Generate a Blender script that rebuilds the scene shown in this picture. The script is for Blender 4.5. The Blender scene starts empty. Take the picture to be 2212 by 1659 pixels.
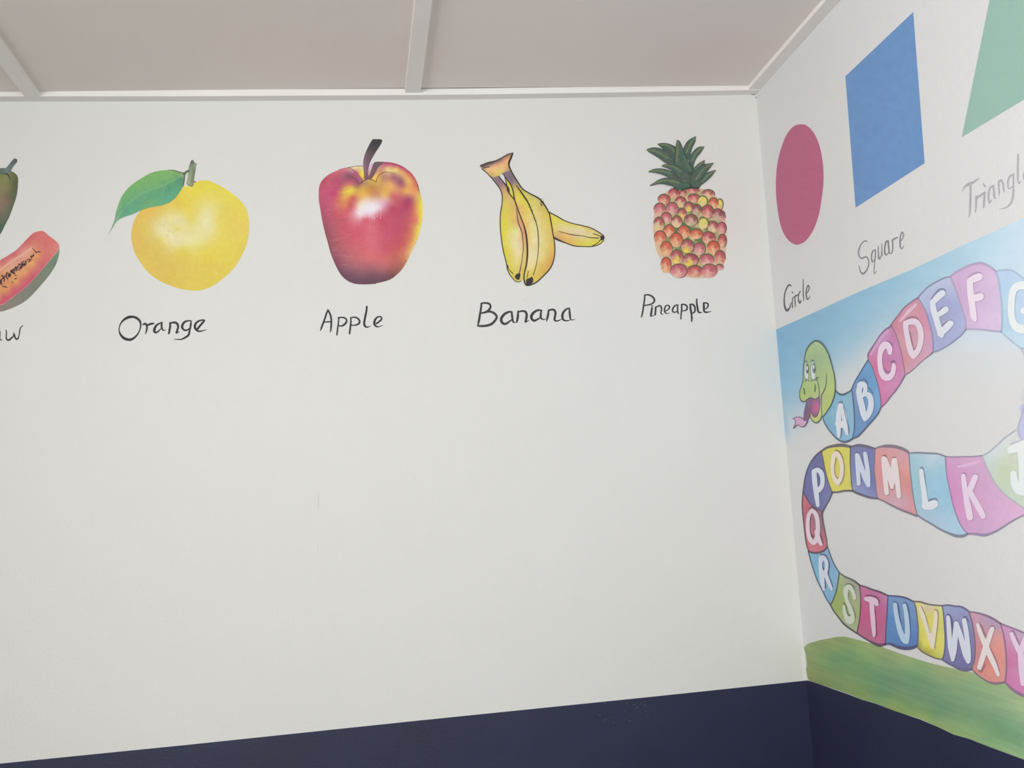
import bpy, math, random
import numpy as np
from mathutils import Vector, Matrix
from mathutils.geometry import delaunay_2d_cdt

SC = bpy.context.scene
COL = SC.collection
# ------------------------------------------------------------------ camera
IW, IH = 2212.0, 1659.0
F_PX = 2335.8
YAW, PITCH, ROLL = 0.1546, 0.1108, -0.0694
D = 2.25                      # distance to the far wall
CAM = np.array([0.0, 0.0, 1.62])


def cam_axes():
    cy, sy, cp, sp = math.cos(YAW), math.sin(YAW), math.cos(PITCH), math.sin(PITCH)
    f = np.array([sy * cp, cy * cp, sp])
    r0 = np.array([cy, -sy, 0.0])
    u0 = np.cross(r0, f)
    r = math.cos(ROLL) * r0 + math.sin(ROLL) * u0
    u = -math.sin(ROLL) * r0 + math.cos(ROLL) * u0
    return r, u, f


AX_R, AX_U, AX_F = cam_axes()
cam = bpy.data.cameras.new('camera')
cam.sensor_width = 36.0
cam.lens = 36.0 * F_PX / IW
cam.clip_start = 0.05
camo = bpy.data.objects.new('camera', cam)
COL.objects.link(camo)
camo.matrix_world = Matrix(((AX_R[0], AX_U[0], -AX_F[0], CAM[0]),
                            (AX_R[1], AX_U[1], -AX_F[1], CAM[1]),
                            (AX_R[2], AX_U[2], -AX_F[2], CAM[2]),
                            (0, 0, 0, 1)))
SC.camera = camo

# ------------------------------------------------------------------ world, light, exposure
wd = bpy.data.worlds.new('world')
SC.world = wd
wd.use_nodes = True
wn = wd.node_tree
bg = wn.nodes['Background']
bg.inputs['Color'].default_value = (0.80, 0.88, 1.0, 1)
bg.inputs['Strength'].default_value = 1.0
SC.view_settings.view_transform = 'Standard'
SC.view_settings.look = 'None'
SC.view_settings.gamma = 1.0
SC.view_settings.exposure = -0.09
SC.view_settings.use_curve_mapping = False

ROOM_X0, ROOM_Y0 = -1.40, -1.6       # left wall, rear wall
WIN = {  # rear and left windows: centre, width, height
    'rear': ((0.10, ROOM_Y0, 2.0), 1.3, 0.9),
    'left': ((ROOM_X0, -0.40, 1.97), 1.3, 0.9),
}


def area(name, loc, aim, sx, sy, power, color):
    l = bpy.data.lights.new(name, 'AREA')
    l.shape = 'RECTANGLE'
    l.size, l.size_y = sx, sy
    l.energy = power
    l.color = color
    o = bpy.data.objects.new(name, l)
    COL.objects.link(o)
    o.location = loc
    o.rotation_euler = (Vector(aim) - Vector(loc)).to_track_quat('-Z', 'Y').to_euler()
    return o


P_REAR, P_LEFT = 17.0, 67.0
_c = WIN['rear'][0]
area('rear_window_daylight', (_c[0], _c[1] - 0.02, _c[2]), (_c[0], 2, _c[2]), 1.2, 0.8, P_REAR, (0.985, 1.0, 0.985))
_c = WIN['left'][0]
area('left_window_daylight', (_c[0] - 0.02, _c[1], _c[2]), (2, _c[1], _c[2]), 1.2, 0.8, P_LEFT, (0.97, 0.985, 0.98))


# ------------------------------------------------------------------ wall planes and the sketch-to-wall mapping
def rays(px):
    px = np.asarray(px, float)[:, :2]
    X = (px[:, 0] - IW / 2) / F_PX
    Y = -(px[:, 1] - IH / 2) / F_PX
    return AX_F[None] + X[:, None] * AX_R[None] + Y[:, None] * AX_U[None]


class Plane:
    def __init__(s, p, n):
        s.p, s.n = np.array(p, float), np.array(n, float) / np.linalg.norm(n)

    def at(s, px, lift=0.0):
        """points of the plane (lifted towards the room) seen at the given sketch positions"""
        d = rays(px)
        q = s.p + s.n * lift
        t = ((q - CAM) @ s.n) / (d @ s.n)
        return CAM + d * t[:, None]


BACK = Plane((0, D, 0), (0, -1, 0))
C_TOP = BACK.at([(1633, 204)])[0]
C_BOT = BACK.at([(1742, 1470)])[0]
_n = np.cross(C_TOP - C_BOT, np.array([0, 1.0, 0]))
if _n[0] > 0:
    _n = -_n
RIGHT = Plane(C_BOT, _n)


def corner_x(z):
    t = (z - C_BOT[2]) / (C_TOP[2] - C_BOT[2])
    return C_BOT[0] + (C_TOP[0] - C_BOT[0]) * t


# ------------------------------------------------------------------ materials
def lin(c):
    c = np.asarray(c, float) / 255.0
    return np.where(c <= 0.04045, c / 12.92, ((c + 0.055) / 1.055) ** 2.4)


WALL_ALB = np.array([0.80, 0.80, 0.772])
ALB = {'back': WALL_ALB, 'right': np.array([0.79, 0.79, 0.793])}    # right: bluish cast of the haze put into the wall colour
REF = {'back': lin((218, 218, 211)), 'right': lin((214, 213, 212))}


def alb(c, wall):
    return np.clip(lin(c) / REF[wall] * ALB[wall], 0.004, 0.95)


def bump_nodes(nt, bsdf, scale, dist, strength=1.0):
    g = nt.nodes.new('ShaderNodeNewGeometry')
    n = nt.nodes.new('ShaderNodeTexNoise')
    n.inputs['Scale'].default_value = scale
    n.inputs['Detail'].default_value = 4.0
    nt.links.new(g.outputs['Position'], n.inputs['Vector'])
    b = nt.nodes.new('ShaderNodeBump')
    b.inputs['Strength'].default_value = strength
    b.inputs['Distance'].default_value = dist
    nt.links.new(n.outputs['Fac'], b.inputs['Height'])
    nt.links.new(b.outputs['Normal'], bsdf.inputs['Normal'])


def mat_plain(name, rgb, rough=0.6, spec=0.3, var=0.03, vscale=3.0, bump=(160.0, 0.0006)):
    m = bpy.data.materials.new(name)
    m.use_nodes = True
    nt = m.node_tree
    b = nt.nodes['Principled BSDF']
    b.inputs['Roughness'].default_value = rough
    b.inputs['Specular IOR Level'].default_value = spec
    g = nt.nodes.new('ShaderNodeNewGeometry')
    n = nt.nodes.new('ShaderNodeTexNoise')
    n.inputs['Scale'].default_value = vscale
    n.inputs['Detail'].default_value = 5.0
    nt.links.new(g.outputs['Position'], n.inputs['Vector'])
    r = nt.nodes.new('ShaderNodeValToRGB')
    r.color_ramp.elements[0].position = 0.3
    r.color_ramp.elements[1].position = 0.7
    rgb = np.asarray(rgb, float)
    r.color_ramp.elements[0].color = tuple(np.clip(rgb * (1 - var), 0, 1)) + (1,)
    r.color_ramp.elements[1].color = tuple(np.clip(rgb * (1 + var), 0, 1)) + (1,)
    nt.links.new(n.outputs['Fac'], r.inputs['Fac'])
    nt.links.new(r.outputs['Color'], b.inputs['Base Color'])
    if bump:
        bump_nodes(nt, b, bump[0], bump[1])
    return m


def mat_paint(name, alpha=False, rough=0.55, spec=0.25):
    m = bpy.data.materials.new(name)
    m.use_nodes = True
    nt = m.node_tree
    b = nt.nodes['Principled BSDF']
    b.inputs['Roughness'].default_value = rough
    b.inputs['Specular IOR Level'].default_value = spec
    a = nt.nodes.new('ShaderNodeVertexColor')
    a.layer_name = 'paint'
    nt.links.new(a.outputs['Color'], b.inputs['Base Color'])
    if alpha:
        nt.links.new(a.outputs['Alpha'], b.inputs['Alpha'])
    bump_nodes(nt, b, 160.0, 0.0005)
    return m


M_WALL = mat_plain('white_wall_paint', WALL_ALB, rough=0.55, spec=0.25, var=0.012, vscale=2.5)
M_WALL_R = mat_plain('haze_tinted_wall_paint', ALB['right'], rough=0.55, spec=0.25, var=0.012, vscale=2.5)  # white wall paint cooled by a haze cast held in its colour
M_NAVY = mat_plain('navy_wall_paint', alb((41, 45, 68), 'back'), rough=0.42, spec=0.5, var=0.10, vscale=5.0, bump=(160.0, 0.0003))
M_CEIL = mat_plain('ceiling_board_paint', (0.90, 0.835, 0.80), rough=0.8, spec=0.1, var=0.015, vscale=2.0, bump=(300.0, 0.0003))
M_TRIM = mat_plain('white_trim_paint', (0.93, 0.90, 0.87), rough=0.5, spec=0.25, var=0.02, vscale=6.0, bump=(60.0, 0.0005))
M_FLOOR = mat_plain('grey_floor_vinyl', (0.10, 0.095, 0.09), rough=0.5, spec=0.3, var=0.1, vscale=8.0)
M_FRAME = mat_plain('window_frame_paint', (0.75, 0.75, 0.73), rough=0.4)
M_DARK = mat_plain('dark_gap_filler', (0.09, 0.08, 0.08), rough=0.9, spec=0.0)
M_PAINT = mat_paint('mural_paint')
M_WASH = mat_paint('mural_wash', alpha=True)
M_GLASS = bpy.data.materials.new('window_glass')
M_GLASS.use_nodes = True
_b = M_GLASS.node_tree.nodes['Principled BSDF']
_b.inputs['Transmission Weight'].default_value = 1.0
_b.inputs['Roughness'].default_value = 0.02


# ------------------------------------------------------------------ object helpers
def mesh_obj(name, verts, faces, material, parent=None, loc=None, cols=None, smooth=False):
    me = bpy.data.meshes.new(name)
    verts = np.asarray(verts, float)
    if parent is not None and loc is None:
        org = np.array(parent.get('org', (0, 0, 0)), float)
    else:
        org = np.array(loc if loc is not None else (0, 0, 0), float)
    me.from_pydata([tuple(v) for v in verts - org], [], faces)
    me.materials.append(material)
    if cols is not None:
        ca = me.color_attributes.new('paint', 'FLOAT_COLOR', 'POINT')
        c = np.ones((len(verts), 4), np.float32)
        c[:, :cols.shape[1]] = cols
        ca.data.foreach_set('color', c.ravel())
    me.update()
    o = bpy.data.objects.new(name, me)
    COL.objects.link(o)
    if parent is not None:
        o.parent = parent
    else:
        o.location = org
    o['org'] = [float(v) for v in org]
    return o


def tag(o, label=None, cat=None, group=None, kind=None):
    if label:
        o['label'] = label
    if cat:
        o['category'] = cat
    if group:
        o['group'] = group
    if kind:
        o['kind'] = kind
    return o


def root(name, base, label, cat, group=None):
    o = bpy.data.objects.new(name, None)
    o.empty_display_size = 0.05
    COL.objects.link(o)
    o.location = tuple(base)
    o['org'] = [float(v) for v in base]
    return tag(o, label, cat, group)


def box_data(lo, hi):
    (a, b, c), (d, e, f) = lo, hi
    v = [(a, b, c), (d, b, c), (d, e, c), (a, e, c), (a, b, f), (d, b, f), (d, e, f), (a, e, f)]
    q = [(0, 3, 2, 1), (4, 5, 6, 7), (0, 1, 5, 4), (1, 2, 6, 5), (2, 3, 7, 6), (3, 0, 4, 7)]
    return v, q


def sloped_box(name, lo, hi, material, parent=None, kind=None):
    v, f = box_data(lo, hi)
    o = mesh_obj(name, [(p[0], p[1], p[2] + rise(p[1])) for p in v], f, material, parent)
    if kind:
        o['kind'] = kind
    return o


def box(name, lo, hi, material, parent=None, kind=None):
    v, f = box_data(lo, hi)
    o = mesh_obj(name, v, f, material, parent)
    if kind:
        o['kind'] = kind
    return o


def boxes(name, lst, material, parent=None, kind=None):
    V, Fc = [], []
    for lo, hi in lst:
        v, f = box_data(lo, hi)
        Fc += [tuple(i + len(V) for i in q) for q in f]
        V += v
    o = mesh_obj(name, V, Fc, material, parent)
    if kind:
        o['kind'] = kind
    return o


# ------------------------------------------------------------------ drawing helpers (sketch positions on a wall)
def crop(x0, y0, s):
    def g(pts):
        return [(x0 + p[0] / s, y0 + p[1] / s) + tuple(w / s for w in p[2:]) for p in pts]
    return g


def spline(P, closed=False, step=2.5):
    """Catmull-Rom through the points (any number of columns)"""
    P = np.asarray(P, float)
    n = len(P)
    if n < 3:
        segs = [(P[0], P[0], P[-1], P[-1])]
    elif closed:
        segs = [(P[(i - 1) % n], P[i], P[(i + 1) % n], P[(i + 2) % n]) for i in range(n)]
    else:
        segs = [(P[max(i - 1, 0)], P[i], P[i + 1], P[min(i + 2, n - 1)]) for i in range(n - 1)]
    out = []
    for a, b, c, d in segs:
        L = np.hypot(*(c - b)[:2])
        k = max(1, int(math.ceil(L / step)))
        t = np.arange(k)[:, None] / k
        out.append(0.5 * ((2 * b) + (-a + c) * t + (2 * a - 5 * b + 4 * c - d) * t ** 2 + (-a + 3 * b - 3 * c + d) * t ** 3))
    if not closed:
        out.append(P[-1:])
    out = np.concatenate(out)
    keep = [0]
    for i in range(1, len(out)):
        if np.hypot(*(out[i] - out[keep[-1]])[:2]) > 1e-3:
            keep.append(i)
    if closed and np.hypot(*(out[keep[-1]] - out[0])[:2]) < 1e-3:
        keep.pop()
    return out[keep]


def inside(poly, P):
    x, y = P[:, 0], P[:, 1]
    c = np.zeros(len(P), bool)
    j = len(poly) - 1
    for i in range(len(poly)):
        xi, yi = poly[i]
        xj, yj = poly[j]
        if yi != yj:
            c ^= ((yi > y) != (yj > y)) & (x < (xj - xi) * (y - yi) / (yj - yi) + xi)
        j = i
    return c


def dist_poly(poly, P):
    d = np.full(len(P), 1e9)
    for i in range(len(poly)):
        a, b = poly[i - 1], poly[i]
        ab = b - a
        t = np.clip(((P - a) @ ab) / max(ab @ ab, 1e-9), 0, 1)
        q = a + t[:, None] * ab
        d = np.minimum(d, np.hypot(P[:, 0] - q[:, 0], P[:, 1] - q[:, 1]))
    return d


WALLS = {'back': BACK, 'right': RIGHT}
LIFT = 0.00022


def vnoise(P, sx, sy, seed=0):
    """smooth value noise in -1..1"""
    rng = np.random.RandomState(seed)
    g = rng.rand(64, 64) * 2 - 1
    u, v = P[:, 0] / sx, P[:, 1] / sy
    i, j = np.floor(u).astype(int), np.floor(v).astype(int)
    fu, fv = u - i, v - j
    fu, fv = fu * fu * (3 - 2 * fu), fv * fv * (3 - 2 * fv)
    G = lambda a, b: g[a % 64, b % 64]
    return (G(i, j) * (1 - fu) * (1 - fv) + G(i + 1, j) * fu * (1 - fv) + G(i, j + 1) * (1 - fu) * fv + G(i + 1, j + 1) * fu * fv)


def blend(ctrl, soft=6.0, power=2.0, noise=0.02, nsc=(7, 7)):
    """colour that flows evenly between brushed spots (x, y, (r, g, b))"""
    C = np.array([(c[0], c[1]) for c in ctrl], float)
    K = np.array([c[2] for c in ctrl], float)
    n = len(C)
    ph = lambda d2: -np.sqrt(d2 + soft * soft)
    A = np.zeros((n + 1, n + 1))
    A[:n, :n] = ph(((C[:, None] - C[None]) ** 2).sum(2)) - np.eye(n) * 0.6
    A[:n, n] = A[n, :n] = 1
    W = np.linalg.lstsq(A, np.vstack([K, np.zeros((1, 3))]), rcond=None)[0]
    lo, hi = K.min(0) - 3, K.max(0) + 3

    def f(P):
        d2 = (P[:, None, 0] - C[None, :, 0]) ** 2 + (P[:, None, 1] - C[None, :, 1]) ** 2
        c = np.clip(ph(d2) @ W[:n] + W[n], lo, hi)
        return c * (1 + noise * vnoise(P, nsc[0], nsc[1], len(ctrl)))[:, None]
    return f


def dab(ctrl, soft=1.6, noise=0.05):
    """blotchy watercolour dabs"""
    C = np.array([(c[0], c[1]) for c in ctrl], float)
    K = np.array([c[2] for c in ctrl], float)

    def f(P):
        w = 1.0 / (((P[:, None] - C[None]) ** 2).sum(2) + soft * soft) ** 2
        return (w @ K) / w.sum(1)[:, None] * (1 + noise * vnoise(P, 3, 3, len(ctrl)))[:, None]
    return f


def flat(c, noise=0.0):
    c = np.array(c, float)

    def f(P):
        o = np.repeat(c[None], len(P), 0)
        if noise:
            o = o * (1 + noise * vnoise(P, 9, 9, int(c.sum())))[:, None]
        return o
    return f


def brushed(f, strokes):
    """adds soft strokes (points, radius, colour, strength) to a colour function"""
    S = [(spline(np.array(s[0], float), False, 3), s[1], np.array(s[2], float), s[3]) for s in strokes]

    def g(P):
        c = f(P)
        for L, r, k, a in S:
            d = np.min((P[:, None, 0] - L[None, :, 0]) ** 2 + (P[:, None, 1] - L[None, :, 1]) ** 2, 1)
            w = (a * np.exp(-d / (r * r)))[:, None]
            c = c * (1 - w) + k * w
        return c
    return g


def patch(name, wall, pts, color, layer=1, parent=None, step=0.0, smooth=True, loc=None, alpha=None, holes=()):
    """one flat area of paint on a wall"""
    poly = spline(np.array([p[:2] for p in pts], float), True, 3.0) if smooth else np.array([p[:2] for p in pts], float)
    poly = poly[:, :2]
    if not smooth and step:
        q = []
        for i in range(len(poly)):
            a, b = poly[i], poly[(i + 1) % len(poly)]
            k = max(1, int(np.hypot(*(b - a)) / max(step, 2)))
            q += [a + (b - a) * t / k for t in range(k)]
        poly = np.array(q)
    P = poly
    if step:
        lo, hi = poly.min(0), poly.max(0)
        gx, gy = np.meshgrid(np.arange(lo[0] + step / 2, hi[0], step), np.arange(lo[1] + step / 2, hi[1], step * 0.866))
        gx = gx + (np.arange(gx.shape[0]) % 2)[:, None] * step / 2
        G = np.stack([gx.ravel(), gy.ravel()], 1)
        G = G[inside(poly, G)]
        if len(G):
            G = G[dist_poly(poly, G) > step * 0.45]
        P = np.concatenate([poly, G])
    c0 = poly.mean(0)
    V2, _, T, _, _, _ = delaunay_2d_cdt([Vector((p[0] - c0[0], p[1] - c0[1])) for p in P], [], [list(range(len(poly)))], 1, 1e-5)
    V2 = np.array([(v[0], v[1]) for v in V2]) + c0
    tris = []
    for t in T:
        a, b, c = (V2[i] for i in t)
        cr = (b[0] - a[0]) * (c[1] - a[1]) - (b[1] - a[1]) * (c[0] - a[0])
        if abs(cr) < 1e-9:
            continue
        tris.append(tuple(t) if cr < 0 else (t[0], t[2], t[1]))
    srgb = color(V2) if callable(color) else flat(color)(V2)
    cols = alb(np.clip(srgb, 0, 255), wall)
    mat = M_PAINT
    if alpha is not None:
        cols = np.concatenate([cols, np.clip(alpha(V2), 0, 1)[:, None]], 1)
        mat = M_WASH
    W3 = WALLS[wall].at(V2, LIFT * layer)
    if parent is None and loc is None:
        loc = base_of(wall, poly)
    return mesh_obj(name, W3, tris, mat, parent, loc, cols)


def base_of(wall, pts, lift=0.0):
    p = np.asarray([q[:2] for q in pts], float)
    return WALLS[wall].at([((p[:, 0].min() + p[:, 0].max()) / 2, p[:, 1].max())], lift)[0]


def strokes(name, wall, lst, color, layer=2, parent=None, loc=None):
    """brush strokes: each a list of (x, y, width)"""
    V, Fc, brush = [], [], []
    for s in lst:
        S = spline(np.array(s, float), False, 1.6)
        brush.append(S)
        P, w = S[:, :2], np.maximum(S[:, 2], 0.5) / 2
        T = np.gradient(P, axis=0)
        T /= np.maximum(np.linalg.norm(T, axis=1), 1e-9)[:, None]
        N = np.stack([-T[:, 1], T[:, 0]], 1)
        i0 = len(V)
        for k in range(len(P)):
            V.append(P[k] + N[k] * w[k])
            V.append(P[k] - N[k] * w[k])
        for k in range(len(P) - 1):
            a = i0 + 2 * k
            Fc.append((a, a + 2, a + 3, a + 1))
        for end, sg in ((0, -1), (len(P) - 1, 1)):      # round caps
            m = [P[end] + w[end] * (N[end] * math.cos(t) + sg * T[end] * math.sin(t)) for t in np.linspace(0, math.pi, 7)]
            j = len(V)
            V += m
            Fc.append(tuple(range(j, j + 7)))
    V = np.array(V)
    ccw = []
    for f in Fc:
        a = sum(V[f[k]][0] * V[f[(k + 1) % len(f)]][1] - V[f[(k + 1) % len(f)]][0] * V[f[k]][1] for k in range(len(f)))
        if abs(a) > 1e-6:
            ccw.append(list(f) if a > 0 else list(reversed(f)))
    c0 = V.mean(0)                       # one layer of paint where strokes cross
    V2, _, T, _, _, src = delaunay_2d_cdt([Vector((p[0] - c0[0], p[1] - c0[1])) for p in V], [], ccw, 1, 1e-3)
    V = np.array([(v[0], v[1]) for v in V2]) + c0
    B = np.concatenate(brush)
    T = np.array([t for t in T if len(t) == 3])
    M = V[T].mean(1)                     # keep the counters of letters open
    ok = np.array([np.any(((B[:, :2] - m) ** 2).sum(1) <= (np.maximum(B[:, 2], .5) / 2) ** 2 + 0.75) for m in M])
    T = T[ok].tolist()
    out = []
    for t in T:
        a, b, c = (V[i] for i in t)
        cr = (b[0] - a[0]) * (c[1] - a[1]) - (b[1] - a[1]) * (c[0] - a[0])
        if abs(cr) > 1e-7:
            out.append(tuple(t) if cr < 0 else (t[0], t[2], t[1]))
    srgb = color(V) if callable(color) else flat(color)(V)
    if parent is None and loc is None:
        loc = base_of(wall, V)
    return mesh_obj(name, WALLS[wall].at(V, LIFT * layer), out, M_PAINT, parent, loc, alb(srgb, wall))


def ell(cx, cy, rx, ry, n=18, rot=0.0):
    c, s = math.cos(rot), math.sin(rot)
    return [(cx + rx * math.cos(t) * c - ry * math.sin(t) * s, cy + rx * math.cos(t) * s + ry * math.sin(t) * c)
            for t in np.linspace(0, 2 * math.pi, n, endpoint=False)]


# ------------------------------------------------------------------ the room
Z_COR = C_TOP[2]                       # underside of the cornice strips
T_STRIP = 0.011
SLOPE = 0.0265                         # the ceiling rises slightly away from the far wall
Z_CEIL = Z_COR + T_STRIP
Z_TOP = Z_CEIL + 0.18


def rise(y):
    return SLOPE * (D - y)


TH = 0.12
WR = 1.25                              # how far the right wall may lean within the slab


def poly_slab(name, front, off, material, parent=None):
    """a slab from a front outline and an offset vector"""
    n = len(front)
    f = [np.array(p, float) for p in front]
    V = f + [p + np.array(off) for p in f]
    Fc = [tuple(range(n)), tuple(reversed(range(n, 2 * n)))]
    Fc += [(i, i + n, (i + 1) % n + n, (i + 1) % n) for i in range(n)]
    return mesh_obj(name, V, Fc, material, parent)


# far wall (its right end runs behind the right wall)
wall_back = poly_slab('wall_back', [(ROOM_X0 - TH, D, 0), (corner_x(0), D, 0), (corner_x(Z_TOP), D, Z_TOP), (ROOM_X0 - TH, D, Z_TOP)], (0, TH, 0), M_WALL)
tag(wall_back, kind='structure')
wall_right = poly_slab('wall_right', [(corner_x(0), D + TH, 0), (corner_x(0), ROOM_Y0, 0), (corner_x(Z_TOP), ROOM_Y0, Z_TOP), (corner_x(Z_TOP), D + TH, Z_TOP)], (TH, 0, 0), M_WALL_R)
tag(wall_right, kind='structure')
box('floor', (ROOM_X0 - TH, ROOM_Y0 - TH, -0.1), (corner_x(0) + TH, D + TH, 0), M_FLOOR, kind='structure')


def wall_with_opening(name, axis, at, a0, a1, z0, z1, oa0, oa1, oz0, oz1, out):
    """four slabs round one window opening; axis 'x' = wall along x"""
    def bx(p, q, r, s):
        if axis == 'x':
            return ((p, min(at, at + out), r), (q, max(at, at + out), s))
        return ((min(at, at + out), p, r), (max(at, at + out), q, s))
    return boxes(name, [bx(a0, oa0, z0, z1), bx(oa1, a1, z0, z1), bx(oa0, oa1, z0, oz0), bx(oa0, oa1, oz1, z1)], M_WALL, kind='structure')


(cx_, _, cz_), w_, h_ = WIN['rear']
wall_rear = wall_with_opening('wall_rear', 'x', ROOM_Y0, ROOM_X0, corner_x(0), 0, Z_TOP, cx_ - w_ / 2, cx_ + w_ / 2, cz_ - h_ / 2, cz_ + h_ / 2, -TH)
wf = boxes('window_1', [((cx_ - w_ / 2, ROOM_Y0 - .09, cz_ - h_ / 2), (cx_ + w_ / 2, ROOM_Y0 - .05, cz_ - h_ / 2 + .04)),
                        ((cx_ - w_ / 2, ROOM_Y0 - .09, cz_ + h_ / 2 - .04), (cx_ + w_ / 2, ROOM_Y0 - .05, cz_ + h_ / 2)),
                        ((cx_ - w_ / 2, ROOM_Y0 - .09, cz_ - h_ / 2), (cx_ - w_ / 2 + .04, ROOM_Y0 - .05, cz_ + h_ / 2)),
                        ((cx_ + w_ / 2 - .04, ROOM_Y0 - .09, cz_ - h_ / 2), (cx_ + w_ / 2, ROOM_Y0 - .05, cz_ + h_ / 2)),
                        ((cx_ - .02, ROOM_Y0 - .09, cz_ - h_ / 2), (cx_ + .02, ROOM_Y0 - .05, cz_ + h_ / 2))], M_FRAME, kind='structure')
box('pane', (cx_ - w_ / 2 + .04, ROOM_Y0 - .073, cz_ - h_ / 2 + .04), (cx_ + w_ / 2 - .04, ROOM_Y0 - .067, cz_ + h_ / 2 - .04), M_GLASS, wf)
(_, cy_, cz_), w_, h_ = WIN['left']
wall_left = wall_with_opening('wall_left', 'y', ROOM_X0, ROOM_Y0 - TH, D, 0, Z_TOP, cy_ - w_ / 2, cy_ + w_ / 2, cz_ - h_ / 2, cz_ + h_ / 2, -TH)
wf = boxes('window_2', [((ROOM_X0 - .09, cy_ - w_ / 2, cz_ - h_ / 2), (ROOM_X0 - .05, cy_ + w_ / 2, cz_ - h_ / 2 + .04)),
                        ((ROOM_X0 - .09, cy_ - w_ / 2, cz_ + h_ / 2 - .04), (ROOM_X0 - .05, cy_ + w_ / 2, cz_ + h_ / 2)),
                        ((ROOM_X0 - .09, cy_ - w_ / 2, cz_ - h_ / 2), (ROOM_X0 - .05, cy_ - w_ / 2 + .04, cz_ + h_ / 2)),
                        ((ROOM_X0 - .09, cy_ + w_ / 2 - .04, cz_ - h_ / 2), (ROOM_X0 - .05, cy_ + w_ / 2, cz_ + h_ / 2)),
                        ((ROOM_X0 - .09, cy_ - .02, cz_ - h_ / 2), (ROOM_X0 - .05, cy_ + .02, cz_ + h_ / 2))], M_FRAME, kind='structure')
box('pane', (ROOM_X0 - .073, cy_ - w_ / 2 + .04, cz_ - h_ / 2 + .04), (ROOM_X0 - .067, cy_ + w_ / 2 - .04, cz_ + h_ / 2 - .04), M_GLASS, wf)

# ceiling: boards between the cover battens
UNDER = Plane((0, D, Z_COR), (0, -SLOPE, -1))


def at_under(px):
    return UNDER.at(px)


b1a, b1b = at_under([(875, 203)])[0], at_under([(908, 203)])[0]
b1c, b1d = at_under([(897, 0)])[0], at_under([(934, 0)])[0]
b2a, b2b = at_under([(50, 205)])[0], at_under([(82, 205)])[0]
b2d = at_under([(0, 91)])[0]
CW = 0.028                             # width of the cornice strip
ceil = sloped_box('ceiling', (ROOM_X0 + 0.001, ROOM_Y0 + 0.001, Z_CEIL + 0.008), (corner_x(Z_TOP) - 0.0005, D - 0.0005, Z_CEIL + 0.06), M_CEIL, kind='structure')
xs = [ROOM_X0, (b2a[0] + b2b[0]) / 2, (b1a[0] + b1b[0]) / 2, corner_x(Z_CEIL)]
for i in range(3):
    dz = (0.0, 0.0, -0.0015)[i]
    yend = (D - 0.004, D - 0.004, D - CW - 0.002)[i]
    sloped_box('ceiling_board', (xs[i] + 0.004, ROOM_Y0, Z_CEIL + dz), (xs[i + 1] - 0.004, yend, Z_CEIL + 0.008), M_CEIL, ceil)


def batten(name, a, b, c, d):
    """cover strip on the ceiling between two edge lines (near wall a-b, towards the room c-d)"""
    V = []
    for z in (Z_COR, Z_CEIL + 0.002):
        for p in (a, b, d, c):
            V.append((p[0], p[1], z + rise(p[1])))
    Fc = [(0, 1, 2, 3), (7, 6, 5, 4), (0, 4, 5, 1), (1, 5, 6, 2), (2, 6, 7, 3), (3, 7, 4, 0)]
    o = mesh_obj(name, V, Fc, M_TRIM)
    tag(o, kind='structure')
    return o


def ext(p, q, y):
    t = (y - p[1]) / (q[1] - p[1])
    return p + (q - p) * t


YB = D - CW + 0.0
batten('trim_3', ext(b1a, b1c, YB), ext(b1b, b1d, YB), ext(b1a, b1c, 0.4) + 0, ext(b1b, b1d, 0.4))
b2c = b2d + (b2a - b2b)
batten('trim_4', ext(b2a, b2c, YB), ext(b2b, b2d, YB), ext(b2a, b2c, 0.4), ext(b2b, b2d, 0.4))


# cornice strips, following the slightly uneven wall heads
def strip(name, line, inward, height):
    V, n = [], len(line)
    for p in line:
        p = np.array(p)
        q = p + np.array(inward)
        V += [p, q, q + (0, 0, height), p + (0, 0, height)]
    Fc = [(0, 1, 2, 3), tuple(4 * (n - 1) + k for k in (3, 2, 1, 0))]
    for i in range(n - 1):
        for k in range(4):
            a, b = 4 * i + k, 4 * i + (k + 1) % 4
            Fc.append((a, a + 4, b + 4, b))
    o = mesh_obj(name, V, Fc, M_TRIM)
    tag(o, kind='structure')
    return o


lb = BACK.at([(-400, 220.5), (0, 219.5), (400, 219), (800, 216.5), (1000, 215), (1300, 210.5), (1560, 206), (1633, 204)])
strip('trim_1', [(ROOM_X0, D, lb[0][2])] + [tuple(p) for p in lb], (0, -CW, 0), T_STRIP + 0.003)
strip('trim_2', [(corner_x(Z_COR), D, Z_COR), (corner_x(Z_COR), 0.9, Z_COR + rise(0.9)), (corner_x(Z_COR), ROOM_Y0, Z_COR + rise(ROOM_Y0))], (-CW, 0, 0), T_STRIP + 0.003)

# navy dado bands
p0, p1 = BACK.at([(0, 1649.5)], LIFT)[0], C_BOT + (0, -LIFT, 0)
pl = ext2 = p0 + (p0 - p1) * ((p0[0] - ROOM_X0) / (p1[0] - p0[0]))
mesh_obj('dado_band', [(ROOM_X0, D - LIFT, 0), (corner_x(0), D - LIFT, 0), tuple(p1), tuple(BACK.at([(1400, 1506)], LIFT)[0]),
                       tuple(BACK.at([(900, 1557)], LIFT)[0]), tuple(BACK.at([(400, 1609.5)], LIFT)[0]), tuple(p0), tuple(pl)],
         [tuple(range(8))], M_NAVY, wall_back)
GR = crop(1700, 1360, 4.320)
dl = GR([(205, 477), (310, 512), (420, 552), (560, 600), (700, 654), (830, 692), (1000, 757), (1120, 798), (1240, 838), (1400, 905), (1560, 982), (1700, 1020), (1900, 1100), (2060, 1158), (2212, 1214)])
dp = [tuple(C_BOT + RIGHT.n * LIFT)] + [tuple(p) for p in RIGHT.at(dl, LIFT)]
e = np.array(dp[-1])
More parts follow.
